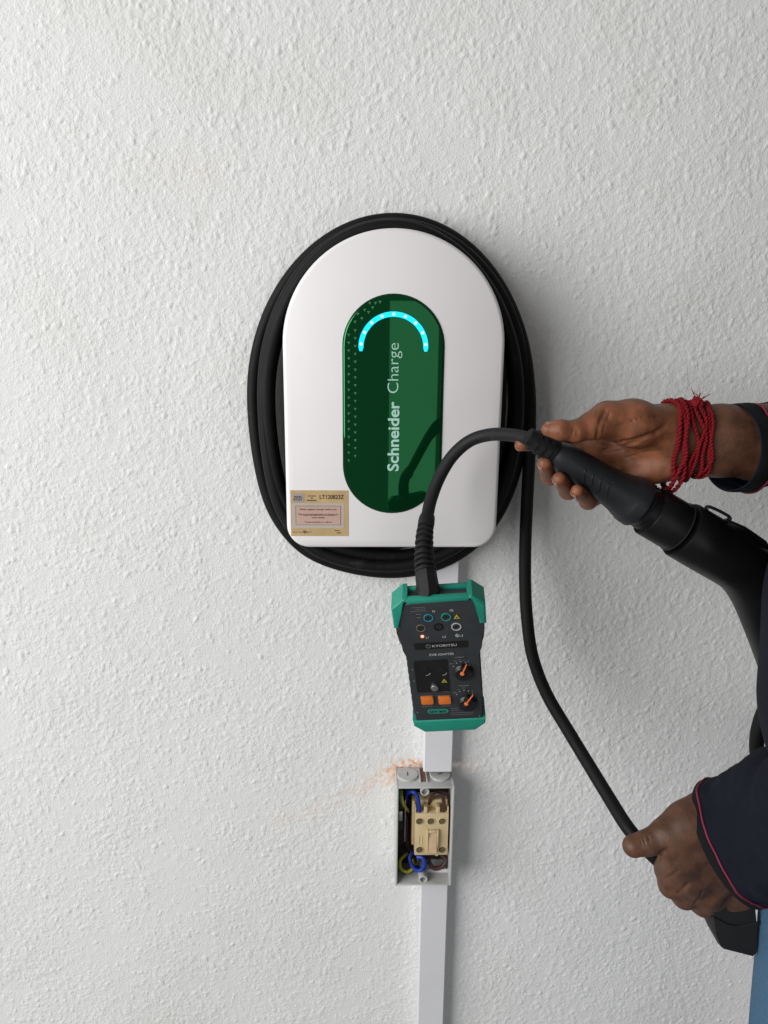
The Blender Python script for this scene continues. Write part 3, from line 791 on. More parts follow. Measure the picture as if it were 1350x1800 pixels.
# plug held in the hand
pa = P(945, 777, -.258); pb = P(1137, 895, -.252); pax = pb-pa; plen = np.linalg.norm(pax); pax /= plen
prof = [(.018, .0108), (.022, .0128), (.030, .0148), (.045, .0158), (.075, .0172), (.092, .0190), (.098, .0202), (.108, .0232), (.1095, .0240), (.1195, .0244), (.1205, .0236), (.121, .0215), (.1225, .0208), (.130, .0206)]
prof = [(d*plen/.131, r) for d, r in prof]
plug = link('plug', lathe_mesh('plug', pa, pax, prof, 40), M['plug_plastic'], adapter, smooth=32)
boot = [(-.012, .0066), (-.0112, .0082), (-.004, .0090), (.0, .0098), (.006, .0108), (.012, .0116), (.0185, .0124)]
link('boot', lathe_mesh('boot', pa, pax, boot, 30), M['rubber'], plug, smooth=32)
u_p = np.cross(pax, (0, 1, 0)); u_p = u_p/np.linalg.norm(u_p); u_p = u_p if u_p[2] > 0 else -u_p
w_p = np.cross(pax, u_p); w_p = w_p if w_p[1] < 0 else -w_p
for k in range(3):
    for a0 in (-62, 28, 118, 208):
        th_ = np.radians(np.linspace(a0, a0+62, 9)); t0 = -.005+k*.0072
        r0 = np.interp(t0+.002, [b[0] for b in boot], [b[1] for b in boot])
        rings = []
        for tq_ in th_:
            dvec = math.cos(tq_)*w_p+math.sin(tq_)*u_p; c = pa+pax*t0
            rings.append(np.array([c+dvec*(r0-.001), c+pax*.0040+dvec*(r0-.0008), c+pax*.0040+dvec*(r0+.0014), c+dvec*(r0+.0012)]))
        link('boot_rib', rings_mesh('boot_rib', rings), M['rubber_grey'], plug)
# finger grooves moulded along the handle
for k in range(4):
    t0 = (.052+k*.009)*plen/.131; r0 = np.interp(t0, [p[0] for p in prof], [p[1] for p in prof])
    ths = np.radians(np.linspace(-8, 42, 8))
    link('grip_ridge', tube_mesh('grip_ridge', [pa+pax*(t0+.004*math.sin(3*(q_-.3)))+(math.cos(q_)*w_p-math.sin(q_)*u_p)*(r0+.0001) for q_ in ths], .00075, 6), M['plug_plastic'], plug, smooth=True)

# ------------------------------------------------------------------ the open switch enclosure
BD = .048
b00 = P(697.5, 1557.5, -BD); b11 = P(798.5, 1383, -BD)
BX0, BZ0, BX1, BZ1 = .0447, b00[2], .1243, b11[2]
enc = empty('switch_enclosure', ((BX0+BX1)/2, 0, BZ0), 'open grey switch box on the wall with its lid removed', 'switch box')
t = .0028
def enc_part(name, lo, hi, m=M['enclosure'], bev=.0006, parent=enc, label=None): return link(name, box_mesh(name, lo, hi, bev), m, parent, smooth=30, label=label)
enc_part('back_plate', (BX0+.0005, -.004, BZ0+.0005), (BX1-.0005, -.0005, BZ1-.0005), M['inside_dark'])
enc_part('side_wall', (BX0, -BD, BZ0), (BX0+t, -.0007, BZ1)); enc_part('side_wall', (BX1-t, -BD, BZ0), (BX1, -.0007, BZ1))
enc_part('top_wall', (BX0+t-.0004, -BD+.0002, BZ1-t), (BX1-t+.0004, -.0009, BZ1-.0002)); enc_part('bottom_wall', (BX0+t-.0004, -BD+.0002, BZ0+.0002), (BX1-t+.0004, -.0009, BZ0+t))
for i, (x, rot) in enumerate(((BX0+.0165, 90), (BX0+.0620, 25))):
    y = -.0215
    k = link('knockout_cap', lathe_mesh('knockout_cap', (x, y, BZ1-.0003), (0, 0, 1), [(0, .0147), (.0026, .0147), (.0033, .0140), (.0034, .0125)], 40), M['enclosure'], enc, smooth=30)
    c, s = math.cos(math.radians(rot)), math.sin(math.radians(rot))
    link('slot', prism_mesh('slot', [(-.0042, -.0008), (.0042, -.0008), (.0042, .0008), (-.0042, .0008)], 0, .0003, tf=lambda a, b, z, c=c, s=s, x=x, y=y: (x+a*c-b*s, y+a*s+b*c, BZ1+.0030+z)), M['ev_black'], k)
# rust-coloured cut in the top between the caps
enc_part('cable_notch', (BX0+.0345, -.036, BZ1-.0004), (BX0+.0415, -.004, BZ1+.0006), mat('dusty_brown', (.22, .11, .08), .8), 0)
enc_part('notch_edge', (BX0+.0320, -.038, BZ1-.0004), (BX0+.0343, -.004, BZ1+.0026))
enc_part('notch_edge', (BX0+.0417, -.038, BZ1-.0004), (BX0+.0436, -.004, BZ1+.0026))
for (u, v) in ((747, 1392.5), (744, 1546.5)):
    c = P(u, v, -BD+.003); x, z = c[0], c[2]
    z = min(max(z, BZ0+.0075), BZ1-.0075)
    bs = link('screw_boss', lathe_mesh('screw_boss', (x, -.0038, z), (0, -1, 0), [(0, .0068), (BD-.0075, .0062), (BD-.0070, .0057), (BD-.0070, .0046), (BD-.014, .0044)], 28), M['enclosure'], enc, smooth=30)
    link('screw', lathe_mesh('screw', (x, -BD+.012, z), (0, -1, 0), [(0, .0044), (.001, .0042), (.0016, .003)], 20), M['steel'], bs, smooth=30)
    link('slot', box_mesh('slot', (x-.003, -BD+.0094, z-.0004), (x+.003, -BD+.0102, z+.0004)), M['ev_black'], bs)
# dark earth bar and metal strip at the left inside
enc_part('earth_terminal', (BX0+.0045, -.030, .792), (BX0+.0105, -.0045, .842), M['inside_dark'])
enc_part('terminal_clamp', (BX0+.0042, -.0325, .808), (BX0+.0098, -.0302, .823), M['steel'], .0005)
enc_part('metal_strip', (BX0+.0128, -.033, .774), (BX0+.0140, -.0045, .842), M['steel'], .0003)
enc_part('mounting_rail', (BX0+.016, -.0075, .788), (BX1-.005, -.0045, .826), M['inside_dark'])
# switch module
sa = P(725, 1504, -.040); sb = P(790, 1416, -.040)
X0, X1 = sa[0]+.0005, sb[0]-.0003; ZA, ZB = sa[2], sb[2]
sw_e = empty('isolator_switch', ((X0+X1)/2, -.0075, ZA), 'beige three-pole isolator switch inside the open grey box', 'switch')
SY = -.0395
z_top = P(757, 1430, SY)[2]
body = link('switch_body', box_mesh('switch_body', (X0+.0022, SY, ZA), (X1, -.0077, z_top), .0010), M['switch'], sw_e, smooth=30)
link('back_part', box_mesh('back_part', (X0-.0016, -.030, ZA+.010), (X0+.0024, -.0078, ZB+.0004), .0008), M['switch'], sw_e, smooth=30)
link('back_part', box_mesh('back_part', (X0+.0010, -.026, z_top-.002), (X1-.0005, -.0079, ZB), .0008), M['switch'], sw_e, smooth=30)
ww_ = X1-X0-.0022
for f0, f1 in ((0, .035), (.26, .37), (.62, .74), (.955, 1.0)):
    link('terminal_divider', box_mesh('terminal_divider', (X0+.0022+ww_*f0+.0002, SY+.0015, z_top-.001), (X0+.0022+ww_*f1-.0002, -.020, z_top+.0088), .0006), M['switch'], sw_e, smooth=30)
for u in (737.5, 757.5, 777.5):
    for v in (1443.5, 1493.5):
        c = P(u, v, SY); x, z = c[0], c[2]
        s = link('terminal_screw', washer_mesh('terminal_screw', 0, 0, .0048, .0056, 0, .0007, tf=lambda a, b, q, x=x, z=z: (x+a, SY-q, z+b)), M['switch'], sw_e)
        link('screw_hole', prism_mesh('screw_hole', circle(0, 0, .0049, 20), .0001, .0003, tf=lambda a, b, q, x=x, z=z: (x+a, SY-q, z+b)), M['inside_dark'], s)
        link('screw_head', prism_mesh('screw_head', circle(.0004, -.0007, .0038, 18), .0002, .0005, tf=lambda a, b, q, x=x, z=z: (x+a, SY-q, z+b)), M['brass'], s)
        link('slot', prism_mesh('slot', [(-.0026, -.0022), (-.0021, -.0027), (.0030, .0012), (.0025, .0017)], .0005, .0007, tf=lambda a, b, q, x=x, z=z: (x+a, SY-q, z+b)), M['ev_black'], s)
ra_, rb_ = P(749.5, 1496, SY), P(771, 1456.5, SY)
for (x0, x1) in ((ra_[0], ra_[0]+.0022), (rb_[0]-.0022, rb_[0])):
    link('rocker_guard', box_mesh('rocker_guard', (x0, SY-.0045, ra_[2]+.001), (x1, SY+.001, rb_[2]), .0006), M['switch'], sw_e, smooth=30)
link('rocker_guard', box_mesh('rocker_guard', (ra_[0]+.0021, SY-.0044, rb_[2]-.0045), (rb_[0]-.0021, SY+.001, rb_[2]-.0003), .0006), M['switch'], sw_e, smooth=30)
rk = [(-.0, rb_[2]-.0055), (-.0018, rb_[2]-.006), (-.0065, ra_[2]+.0070), (-.0090, ra_[2]+.0030), (-.0070, ra_[2]+.0006), (0, ra_[2]+.0010)]
link('rocker', prism_mesh('rocker', [(y, z) for y, z in rk], ra_[0]+.0026, rb_[0]-.0026, tf=lambda a, b, q: (q, SY+a, b)), M['rocker'], sw_e)
for dx in (.0052, .0096):
    link('moulded_groove', box_mesh('moulded_groove', (X0+.0022+dx, SY-.0005, ZA+.018), (X0+.0022+dx+.0016, SY+.001, ZA+.032), .0002), M['switch'], sw_e)
link('moulded_groove', box_mesh('moulded_groove', (X0+.0022+.0054, SY-.0004, ZA+.0165), (X0+.0022+.0110, SY+.001, ZA+.0180), .0002), M['switch'], sw_e)
c = P(767.5, 1502.5, SY)
link('fixing_lug', washer_mesh('fixing_lug', c[0], c[2], .0010, .0022, 0, .002, tf=lambda a, b, q: (a, SY+.0022-q, b)), M['switch'], sw_e)
# wires
def wire(pxs, ys, m, r=.0031, label=None):
    ys = np.interp(np.linspace(0, 1, len(pxs)), np.linspace(0, 1, len(ys)), ys)
    link('wire', tube_mesh('wire', spline([P(u, v, y) for (u, v), y in zip(pxs, ys)], 8), r, 12), M[m], enc, smooth=True, label=label)
wire([(714, 1402), (716, 1394), (727, 1392), (734, 1402), (737, 1420), (737, 1434)], (-.018, -.034, -.037, -.034), 'wire_blue', .0028, 'blue insulated wire')
wire([(714, 1402), (712, 1412), (720, 1425)], (-.018, -.012, -.010), 'wire_blue', .0028)
wire([(704, 1388), (704, 1400), (708, 1414), (716, 1424)], (-.030, -.037, -.034, -.014), 'wire_green', .0024, 'green striped wire')
wire([(706, 1390), (706.5, 1402), (711, 1416), (718, 1426)], (-.030, -.038, -.034, -.014), 'wire_yellow', .0021, 'yellow striped wire')
wire([(752, 1418), (758, 1404), (768, 1396), (778, 1400), (780, 1416), (778, 1434)], (-.020, -.034, -.036, -.034), 'wire_brown', .0028, 'brown insulated wire')
wire([(770, 1392), (784, 1394), (790, 1406), (786, 1424)], (-.020, -.026, -.022), 'wire_brown', .0028)
wire([(716, 1500), (704, 1512), (705, 1526), (716, 1532), (727, 1524), (726, 1510)], (-.018, -.030, -.032, -.030, -.018), 'wire_yellow', .0022, 'yellow striped wire')
wire([(716, 1498), (702.5, 1512), (703.5, 1528), (716, 1534.5), (729, 1525)], (-.014, -.026, -.028, -.026), 'wire_green', .0018)
wire([(737, 1503), (726, 1498), (720, 1508), (726, 1524), (738, 1530), (746, 1520), (743, 1508), (733, 1506)], (-.018, -.028, -.036, -.040, -.034), 'wire_blue', .0028, 'blue insulated wire')
wire([(733, 1500), (742, 1506), (748, 1516), (742, 1528), (732, 1524)], (-.020, -.032, -.034, -.022), 'wire_blue', .0027)
wire([(756, 1502), (754, 1514), (762, 1526), (776, 1524), (784, 1512), (776, 1503)], (-.018, -.028, -.032, -.028, -.018), 'wire_brown', .0031, 'brown insulated wire')
wire([(778, 1503), (786, 1514), (784, 1530), (770, 1536), (756, 1530)], (-.016, -.020, -.020, -.012), 'wire_brown', .0031)
wire([(702, 1532), (708, 1542), (722, 1546), (735, 1540)], (-.014, -.020, -.014), 'wire_brown', .0030)
wire([(712, 1430), (716, 1446), (714, 1470), (718, 1494)], (-.010, -.012, -.010), 'wire_brown', .0029)

# ------------------------------------------------------------------ organic shapes
def surface_nets(Fv, org, h):
    nx, ny, nz = Fv.shape
    S = Fv < 0
    cs = np.zeros((nx-1, ny-1, nz-1), np.uint8)
    for i in (0, 1):
        for j in (0, 1):
            for k in (0, 1): cs += S[i:nx-1+i, j:ny-1+j, k:nz-1+k]
    act = np.argwhere((cs > 0) & (cs < 8))
    idx = np.full(cs.shape, -1, np.int64); idx[act[:, 0], act[:, 1], act[:, 2]] = np.arange(len(act))
    acc = np.zeros((len(act), 3)); cnt = np.zeros(len(act))
    corners = [(i, j, k) for i in (0, 1) for j in (0, 1) for k in (0, 1)]
    for a in range(8):
        for b in range(a+1, 8):
            ca, cb = np.array(corners[a]), np.array(corners[b])
            if abs(ca-cb).sum() != 1: continue
            fa = Fv[tuple((act+ca).T)]; fb = Fv[tuple((act+cb).T)]
            m_ = (fa < 0) != (fb < 0)
            t_ = np.where(m_, fa/np.where(m_, fa-fb, 1), 0)
            acc += np.where(m_[:, None], ca+(cb-ca)*t_[:, None], 0); cnt += m_
    V = (act+acc/cnt[:, None])*h+org
    Q = []
    for ax in range(3):
        sl0 = [slice(None)]*3; sl1 = [slice(None)]*3; sl0[ax] = slice(0, -1); sl1[ax] = slice(1, None)
        A, B_ = S[tuple(sl0)], S[tuple(sl1)]
        e = np.argwhere(A != B_)
        o1, o2 = [(1, 2), (2, 0), (0, 1)][ax]
        e = e[(e[:, o1] > 0) & (e[:, o2] > 0) & (e[:, o1] < Fv.shape[o1]-1) & (e[:, o2] < Fv.shape[o2]-1)]
        d1 = np.zeros(3, int); d2 = np.zeros(3, int); d1[o1] = 1; d2[o2] = 1
        g = lambda q: idx[q[:, 0], q[:, 1], q[:, 2]]
        quad_ = np.stack([g(e-d1-d2), g(e-d2), g(e), g(e-d1)], 1)
        flip = ~S[e[:, 0], e[:, 1], e[:, 2]]
        quad_[flip] = quad_[flip][:, ::-1]
        Q.append(quad_)
    Q = np.concatenate(Q); Q = Q[(Q >= 0).all(1)]
    return V, Q

def sdf(prims, h, cuts=(), noise=None):
    """prims: (a, b, ra, rb, blend, squash axis or None, squash factor); union with smooth joints, cuts carve creases"""
    lo = np.min([np.minimum(p[0], p[1])-max(p[2], p[3]) for p in prims], 0)-.012
    hi = np.max([np.maximum(p[0], p[1])+max(p[2], p[3]) for p in prims], 0)+.012
    n = np.ceil((hi-lo)/h).astype(int)+1
    ax = [lo[i]+h*np.arange(n[i]) for i in range(3)]
    Fv = np.full(tuple(n), .05, np.float32)
    def field(p, grid):
        a, b, ra_, rb_ = p[:4]; a = np.asarray(a); ab = np.asarray(b)-a; L2 = max(ab@ab, 1e-12)
        dx, dy, dz = grid[0]-a[0], grid[1]-a[1], grid[2]-a[2]
        t_ = np.clip((dx*ab[0]+dy*ab[1]+dz*ab[2])/L2, 0, 1)
        dx = dx-t_*ab[0]; dy = dy-t_*ab[1]; dz = dz-t_*ab[2]
        if len(p) > 5 and p[5] is not None:
            nn = np.asarray(p[5], float); nn = nn/np.linalg.norm(nn); k_ = 1/p[6]-1
            q = (dx*nn[0]+dy*nn[1]+dz*nn[2])*k_
            dx = dx+q*nn[0]; dy = dy+q*nn[1]; dz = dz+q*nn[2]
        return np.sqrt(dx*dx+dy*dy+dz*dz)-(ra_+(rb_-ra_)*t_)
    def sub(p, m):
        l = np.minimum(p[0], p[1])-max(p[2], p[3])-m; u = np.maximum(p[0], p[1])+max(p[2], p[3])+m
        s = [slice(max(int((l[i]-lo[i])/h), 0), min(int((u[i]-lo[i])/h)+2, n[i])) for i in range(3)]
        return tuple(s), np.meshgrid(*[ax[i][s[i]] for i in range(3)], indexing='ij', sparse=True)
    for p in prims:
        s, g = sub(p, .02)
        d = field(p, g); k = p[4]; f0 = Fv[s]
        hh = np.clip(.5+.5*(f0-d)/k, 0, 1)
        Fv[s] = f0+(d-f0)*hh-k*hh*(1-hh)
    def hit(u, w_):
        d = ray(u, w_)
        for y in np.arange(-.34, -.15, .0008):
            q = CAM+d*((y-CAM[1])/d[1]); i = np.round((q-lo)/h).astype(int)
            if (i < 0).any() or (i >= n).any(): continue
            if Fv[tuple(i)] < 0: return q
        return None
    solid = []
    for p in cuts:
        if not isinstance(p[0], str): solid.append(p); continue
        for (a, b) in zip(p[1][:-1], p[1][1:]):
            st_ = [hit(a[0]+(b[0]-a[0])*t_, a[1]+(b[1]-a[1])*t_) for t_ in np.linspace(0, 1, 5)]
            for qa, qb in zip(st_[:-1], st_[1:]):
                if qa is not None and qb is not None and abs(qa[1]-qb[1]) < .008: solid.append((qa, qb, p[2], p[2], p[3]))
    for p in solid:
        s, g = sub(p, .01)
        d = -field(p, g); k = p[4]; f0 = Fv[s]
        hh = np.clip(.5-.5*(f0-d)/k, 0, 1)
        Fv[s] = f0+(d-f0)*hh+k*hh*(1-hh)
    V, Q = surface_nets(Fv, lo, h)
    return V, Q

def pp(q): return P(*q)
def chain(pts, rs, k, sq=None, f=1.0):
    out = []
    for i in range(len(pts)-1): out.append((pp(pts[i]), pp(pts[i+1]), rs[i], rs[i+1], k, sq, f))
    return out
YA = (0, 1, 0)

def right_hand():
    p = []
    p += chain([(1500, 800, -.190), (1340, 779, -.226), (1262, 775, -.234), (1195, 773, -.236)], [.044, .0360, .0335, .0300], .012, YA, .74)
    p += chain([(1195, 772, -.236), (1150, 772, -.230)], [.0300, .0280], .014, YA, .66)
    # metacarpals
    p += chain([(1185, 742, -.234), (1072, 733, -.216)], [.0140, .0132], .010)
    p += chain([(1180, 768, -.228), (1054, 768, -.206)], [.0150, .0120], .010)
    p += chain([(1180, 795, -.228), (1062, 808, -.207)], [.0150, .0115], .010)
    p += chain([(1178, 816, -.232), (1088, 838, -.215)], [.0140, .0110], .010)
    p += chain([(1172, 815, -.238), (1118, 836, -.232)], [.0160, .0130], .010)     # heel on the little finger side
    # thumb
    p += chain([(1188, 758, -.240), (1112, 744, -.252), (1068, 738, -.258)], [.0190, .0200, .0165], .014)
    p += chain([(1068, 738, -.258), (1042, 748, -.266), (1012, 758, -.272)], [.0155, .0118, .0098], .008)
    p += chain([(1012, 758, -.272), (985, 756, -.274), (964, 755, -.272)], [.0098, .0090, .0066], .004)
    p += chain([(1040, 785, -.207), (1105, 795, -.217)], [.0110, .0140], .008)
    # web between thumb and index finger
    p += chain([(1090, 728, -.225), (1062, 736, -.245)], [.0110, .0085], .009)
    # fingers
    p += chain([(1072, 733, -.216), (1012, 758, -.207), (952, 777, -.222), (917, 781, -.234)], [.0115, .0098, .0088, .0068], .004)
    p += chain([(1054, 768, -.206), (994, 800, -.203), (967, 836, -.232), (957, 815, -.263)], [.0110, .0096, .0092, .0068], .003)
    p += chain([(1062, 808, -.207), (1020, 842, -.203), (999, 862, -.238), (983, 842, -.270)], [.0105, .0094, .0090, .0066], .003)
    p += chain([(1088, 838, -.215), (1060, 866, -.207), (1034, 880, -.244), (1015, 863, -.273)], [.0100, .0090, .0086, .0062], .003)
    c = [('px', [(1046, 774), (1080, 780), (1115, 774), (1150, 762), (1168, 752)], .0010, .004),
         ('px', [(1060, 792), (1090, 786), (1120, 778)], .0008, .0035),
         ('px', [(1049, 768), (1055, 742), (1064, 722)], .0006, .0025), ('px', [(1060, 760), (1066, 738), (1072, 726)], .0003, .002),
         ('px', [(1006, 770), (1009, 752)], .0005, .0015), ('px', [(1013, 770), (1015, 754)], .0004, .0015),
         ('px', [(1094, 745), (1128, 735), (1160, 734)], .0003, .002), ('px', [(1100, 805), (1130, 795), (1160, 792)], .0003, .002)]
    return sdf(p, .0015, c)

def left_hand():
    p = []
    p += chain([(1500, 1425, -.400), (1340, 1462, -.300), (1265, 1488, -.274)], [.046, .0400, .0370], .012, YA, .76)
    p += chain([(1265, 1488, -.274), (1235, 1500, -.274)], [.0360, .0330], .014, YA, .62)
    p += chain([(1247, 1440, -.276), (1186, 1478, -.284)], [.0190, .0150], .020)
    p += chain([(1250, 1470, -.280), (1196, 1514, -.288)], [.0180, .0145], .020)
    p += chain([(1258, 1505, -.278), (1216, 1548, -.285)], [.0170, .0138], .020)
    p += chain([(1270, 1540, -.274), (1244, 1572, -.276)], [.0170, .0132], .020)
    p += chain([(1298, 1568, -.270), (1262, 1582, -.268)], [.0190, .0160], .012)
    # fingers curled round the cable, away from the viewer
    p += chain([(1186, 1478, -.284), (1172, 1528, -.270), (1190, 1530, -.240), (1205, 1508, -.238)], [.0140, .0110, .0105, .0095], .010)
    p += chain([(1196, 1514, -.288), (1180, 1556, -.272), (1200, 1556, -.240), (1218, 1534, -.236)], [.0140, .0115, .0105, .0095], .010)
    p += chain([(1216, 1548, -.285), (1204, 1576, -.270), (1222, 1578, -.238), (1240, 1556, -.234)], [.0130, .0112, .0105, .0095], .010)
    p += chain([(1244, 1572, -.276), (1238, 1590, -.264), (1252, 1590, -.236), (1266, 1572, -.232)], [.0125, .0108, .0100, .0090], .010)
    # thumb
    p += chain([(1236, 1428, -.270), (1205, 1448, -.276), (1170, 1466, -.280)], [.0215, .0200, .0150], .012)
    p += chain([(1170, 1466, -.280), (1140, 1481, -.282), (1114, 1487, -.282)], [.0150, .0122, .0118], .006)
    c = []
    def crease(pts, r=.0008, k=.002): c.extend(chain(pts, [r]*len(pts), k))
    c += [('px', [(1172, 1494), (1160, 1503), (1156, 1512)], .0010, .004),
          ('px', [(1131, 1470), (1134, 1486)], .0003, .0014), ('px', [(1126, 1472), (1128, 1486)], .0002, .0012), ('px', [(1139, 1468), (1142, 1484)], .0002, .0012),
          ('px', [(1170, 1545), (1182, 1540), (1192, 1530)], .0003, .003), ('px', [(1192, 1570), (1202, 1562), (1210, 1552)], .0003, .003), ('px', [(1222, 1588), (1230, 1578), (1236, 1566)], .0003, .003)]
    return sdf(p, .0015, c)

def figure():
    """hidden frame of the figure: torso, upper arms, neck and head"""
    X_ = (1, 0, 0)
    p = []
    v = lambda *a: np.array(a, float)
    sR, sL = v(.560, -.225, 1.490), v(.560, -.535, 1.490)
    p.append((v(.528, -.38, 1.0), v(.497, -.38, 1.17), .122, .128, .03, X_, .72))
    p.append((v(.497, -.38, 1.20), v(.545, -.38, 1.42), .128, .136, .03, X_, .72))
    p.append((sR, sL, .058, .058, .04, None, 1))
    hd = v(-.01, -.12, .045)
    p.append((v(.56, -.26, 1.46)+hd, v(.53, -.26, 1.60)+hd, .055, .052, .02, None, 1))
    p.append((v(.52, -.26, 1.70)+hd, v(.515, -.26, 1.74)+hd, .082, .086, .02, YA, .86))
    p.append((v(.475, -.26, 1.635)+hd, v(.50, -.26, 1.68)+hd, .042, .060, .02, YA, .95))
    p.append((v(.425, -.26, 1.68)+hd, v(.437, -.26, 1.715)+hd, .010, .006, .008, None, 1))        # nose
    p.append((v(.440, -.285, 1.635)+hd, v(.440, -.235, 1.635)+hd, .008, .008, .008, None, 1))      # mouth
    for s in (-1, 1): p.append((v(.53, -.26+s*.078, 1.68)+hd, v(.535, -.26+s*.082, 1.71)+hd, .010, .014, .004, YA, .5))
    p += [(sR, P(1500, 800, -.190), .042, .036, .02, None, 1), (sL, P(1500, 1425, -.400), .042, .038, .02, None, 1)]
    return sdf(p, .0045)

person = empty('person', (.54, -.38, 0), 'person in dark navy shirt with pink piping and blue jeans holding plug and cable', 'person')
Vr, Qr = right_hand(); Vl, Ql = left_hand(); Vf, Qf = figure()
V = np.concatenate([Vr, Vl, Vf]); Q = np.concatenate([Qr, Ql+len(Vr), Qf+len(Vr)+len(Vl)])
bme = np_mesh('body', V, Q)
nr = np.empty(len(bme.vertices)*3, np.float32); bme.vertices.foreach_get('normal', nr); nr = nr.reshape(-1, 3)
palm = np.zeros(len(V), np.float32)
wr = P(1205, 775, -.235)[0]
n1 = len(Vr); n2 = n1+len(Vl)
f = np.clip(.55-nr[:n1, 1]*.6, 0, 1)*np.clip((wr-V[:n1, 0])/.03, .18, 1)
palm[:n1] = f
tips = [P(917, 781, -.234), P(957, 815, -.263), P(983, 842, -.270), P(1015, 863, -.273), P(964, 755, -.272)]
for tp in tips:
    d = np.linalg.norm(V[:n1]-tp, axis=1); palm[:n1] = np.maximum(palm[:n1], np.clip(1.35-d/.016, 0, 1)*.95)
d = np.linalg.norm(V[n1:n2]-P(1114, 1487, -.282), axis=1); palm[n1:n2] = np.clip(1-d/.03, 0, 1)*.25+.10
at = bme.attributes.new('palm', 'FLOAT', 'POINT'); at.data.foreach_set('value', palm)
body_o = link('body', bme, M['skin'], person, smooth=True)

def nail(center, tip_dir, normal, l, wd):
    t_ = np.asarray(tip_dir, float); t_ /= np.linalg.norm(t_); n_ = np.asarray(normal, float); n_ -= t_*(n_@t_); n_ /= np.linalg.norm(n_); s_ = np.cross(t_, n_)
    V, F = [], []
    N1, N2 = 7, 7
    for i in range(N1):
        for j in range(N2):
            a = -1+2*i/(N1-1); b = -1+2*j/(N2-1)
            w_ = wd*(1-.12*max(0, a)**2)*(math.sqrt(max(0, 1-.75*max(0, -a)**4)))
            V.append(center+t_*(a*l)+s_*(b*w_)-n_*(.38*wd*b*b+.14*l*max(0, a)**2))
    for i in range(N1-1):
        for j in range(N2-1): F.append((i*N2+j, i*N2+j+1, (i+1)*N2+j+1, (i+1)*N2+j))
    me = mesh('fingernail', V, F)
    o = link('fingernail', me, M['nail'], body_o, smooth=True)
    so = o.modifiers.new('thickness', 'SOLIDIFY'); so.thickness = .0007
# nails on the finger tips wrapped under the plug (their outer, left side) and on the thumb
for tip, dip, nn in (((957, 815, -.263), (967, 836, -.232), (-.85, -.30, -.35)), ((983, 842, -.270), (999, 862, -.238), (-.85, -.30, -.40)), ((1015, 863, -.273), (1034, 880, -.244), (-.80, -.35, -.45)), ((917, 781, -.234), (952, 776, -.222), (-.1, .6, -.8))):
    a, b = P(*tip), P(*dip); td = (a-b)/np.linalg.norm(a-b); nn = np.array(nn); nn = nn-td*(nn@td); nn /= np.linalg.norm(nn)
    nail(a-td*.0012+nn*.0070, td, nn, .0052, .0048)
a, b = P(964, 755, -.272), P(1012, 760, -.272); td = (a-b)/np.linalg.norm(a-b); nn = np.array((0, .15, 1.0)); nn -= td*(nn@td); nn /= np.linalg.norm(nn)
nail(a-td*.003+nn*.0076, td, nn, .0062, .0060)

# clothing
def wrinkle(V, amp, sc, seed):
    r = np.random.default_rng(seed); out = np.zeros(len(V))
    for i in range(7):
        k = r.normal(size=3); k = k/np.linalg.norm(k)*sc*r.uniform(.6, 1.8); out += np.sin(V@k+r.uniform(0, 6))*r.uniform(.4, 1)
    return out/3*amp
def inflate(V, Q, name, amp, sc, seed, m, parent, label=None):
    me = np_mesh(name, V, Q); n_ = np.empty(len(V)*3, np.float32); me.vertices.foreach_get('normal', n_); n_ = n_.reshape(-1, 3)
    V2 = V+n_*wrinkle(V, amp, sc, seed)[:, None]
    me.vertices.foreach_set('co', V2.astype(np.float32).ravel()); me.update()
    return link(name, me, m, parent, smooth=True, label=label)
v = lambda *a: np.array(a, float)
X_ = (1, 0, 0)
sh = [(v(.522, -.38, .97), v(.490, -.38, 1.17), .145, .155, .03, X_, .78), (v(.490, -.38, 1.17), v(.485, -.38, 1.24), .157, .157, .03, X_, .78), (v(.485, -.38, 1.24), v(.540, -.38, 1.42), .155, .160, .03, X_, .74), (v(.560, -.225, 1.490), v(.560, -.535, 1.490), .074, .074, .05, None, 1), (v(.560, -.38, 1.50), v(.540, -.38, 1.575), .075, .066, .02, None, 1)]
Vs, Qs = sdf(sh, .006)
shirt = inflate(Vs, Qs, 'shirt', .004, 30, 3, M['navy'], person, 'dark navy shirt')
def sleeve(ctrl, radii, n0, flat, seed, up0=(0, 0, 1)):
    path = spline(ctrl, 14); r = np.interp(np.linspace(0, 1, len(path)), np.linspace(0, 1, len(radii)), radii)
    T, N, B = frames(path, up0); K = 56; a = np.linspace(0, 2*PI, K, endpoint=False)
    n0 = -T[0] if n0 is None else np.asarray(n0, float); n0 = n0/np.linalg.norm(n0)
    rings = []
    for i in range(len(path)):
        w_ = max(0, 1-i/26)
        off = np.outer(np.cos(a)*r[i]*flat[0], N[i])+np.outer(np.sin(a)*r[i]*flat[1], B[i])
        # slant the cuff: slide points along the arm so that the opening lies in the plane with normal n0
        sl = -(off@n0)/(T[i]@n0)
        ring = path[i]+off+np.outer(sl*w_, T[i])
        rad = off/np.linalg.norm(off, axis=1)[:, None]
        amp = .0055*min(1, i/7)
        ring = ring+rad*wrinkle(ring*np.array([1, .6, 1.3]), amp, 70, seed)[:, None]+rad*wrinkle(ring*np.array([1, 1, 1]), amp*.5, 190, seed+1)[:, None]
        rings.append(ring)
    inner = []
    for i in range(0, 8):
        c = rings[i].mean(0); inner.append(c+(rings[i]-c)*.955+T[i]*.0006)
    lip = rings[0].mean(0)+(rings[0]-rings[0].mean(0))*.98-T[0]*.0012
    o = link('sleeve', rings_mesh('sleeve', inner[::-1]+[lip]+rings, cap=False), M['navy'], shirt, smooth=True)
    return o, rings, T
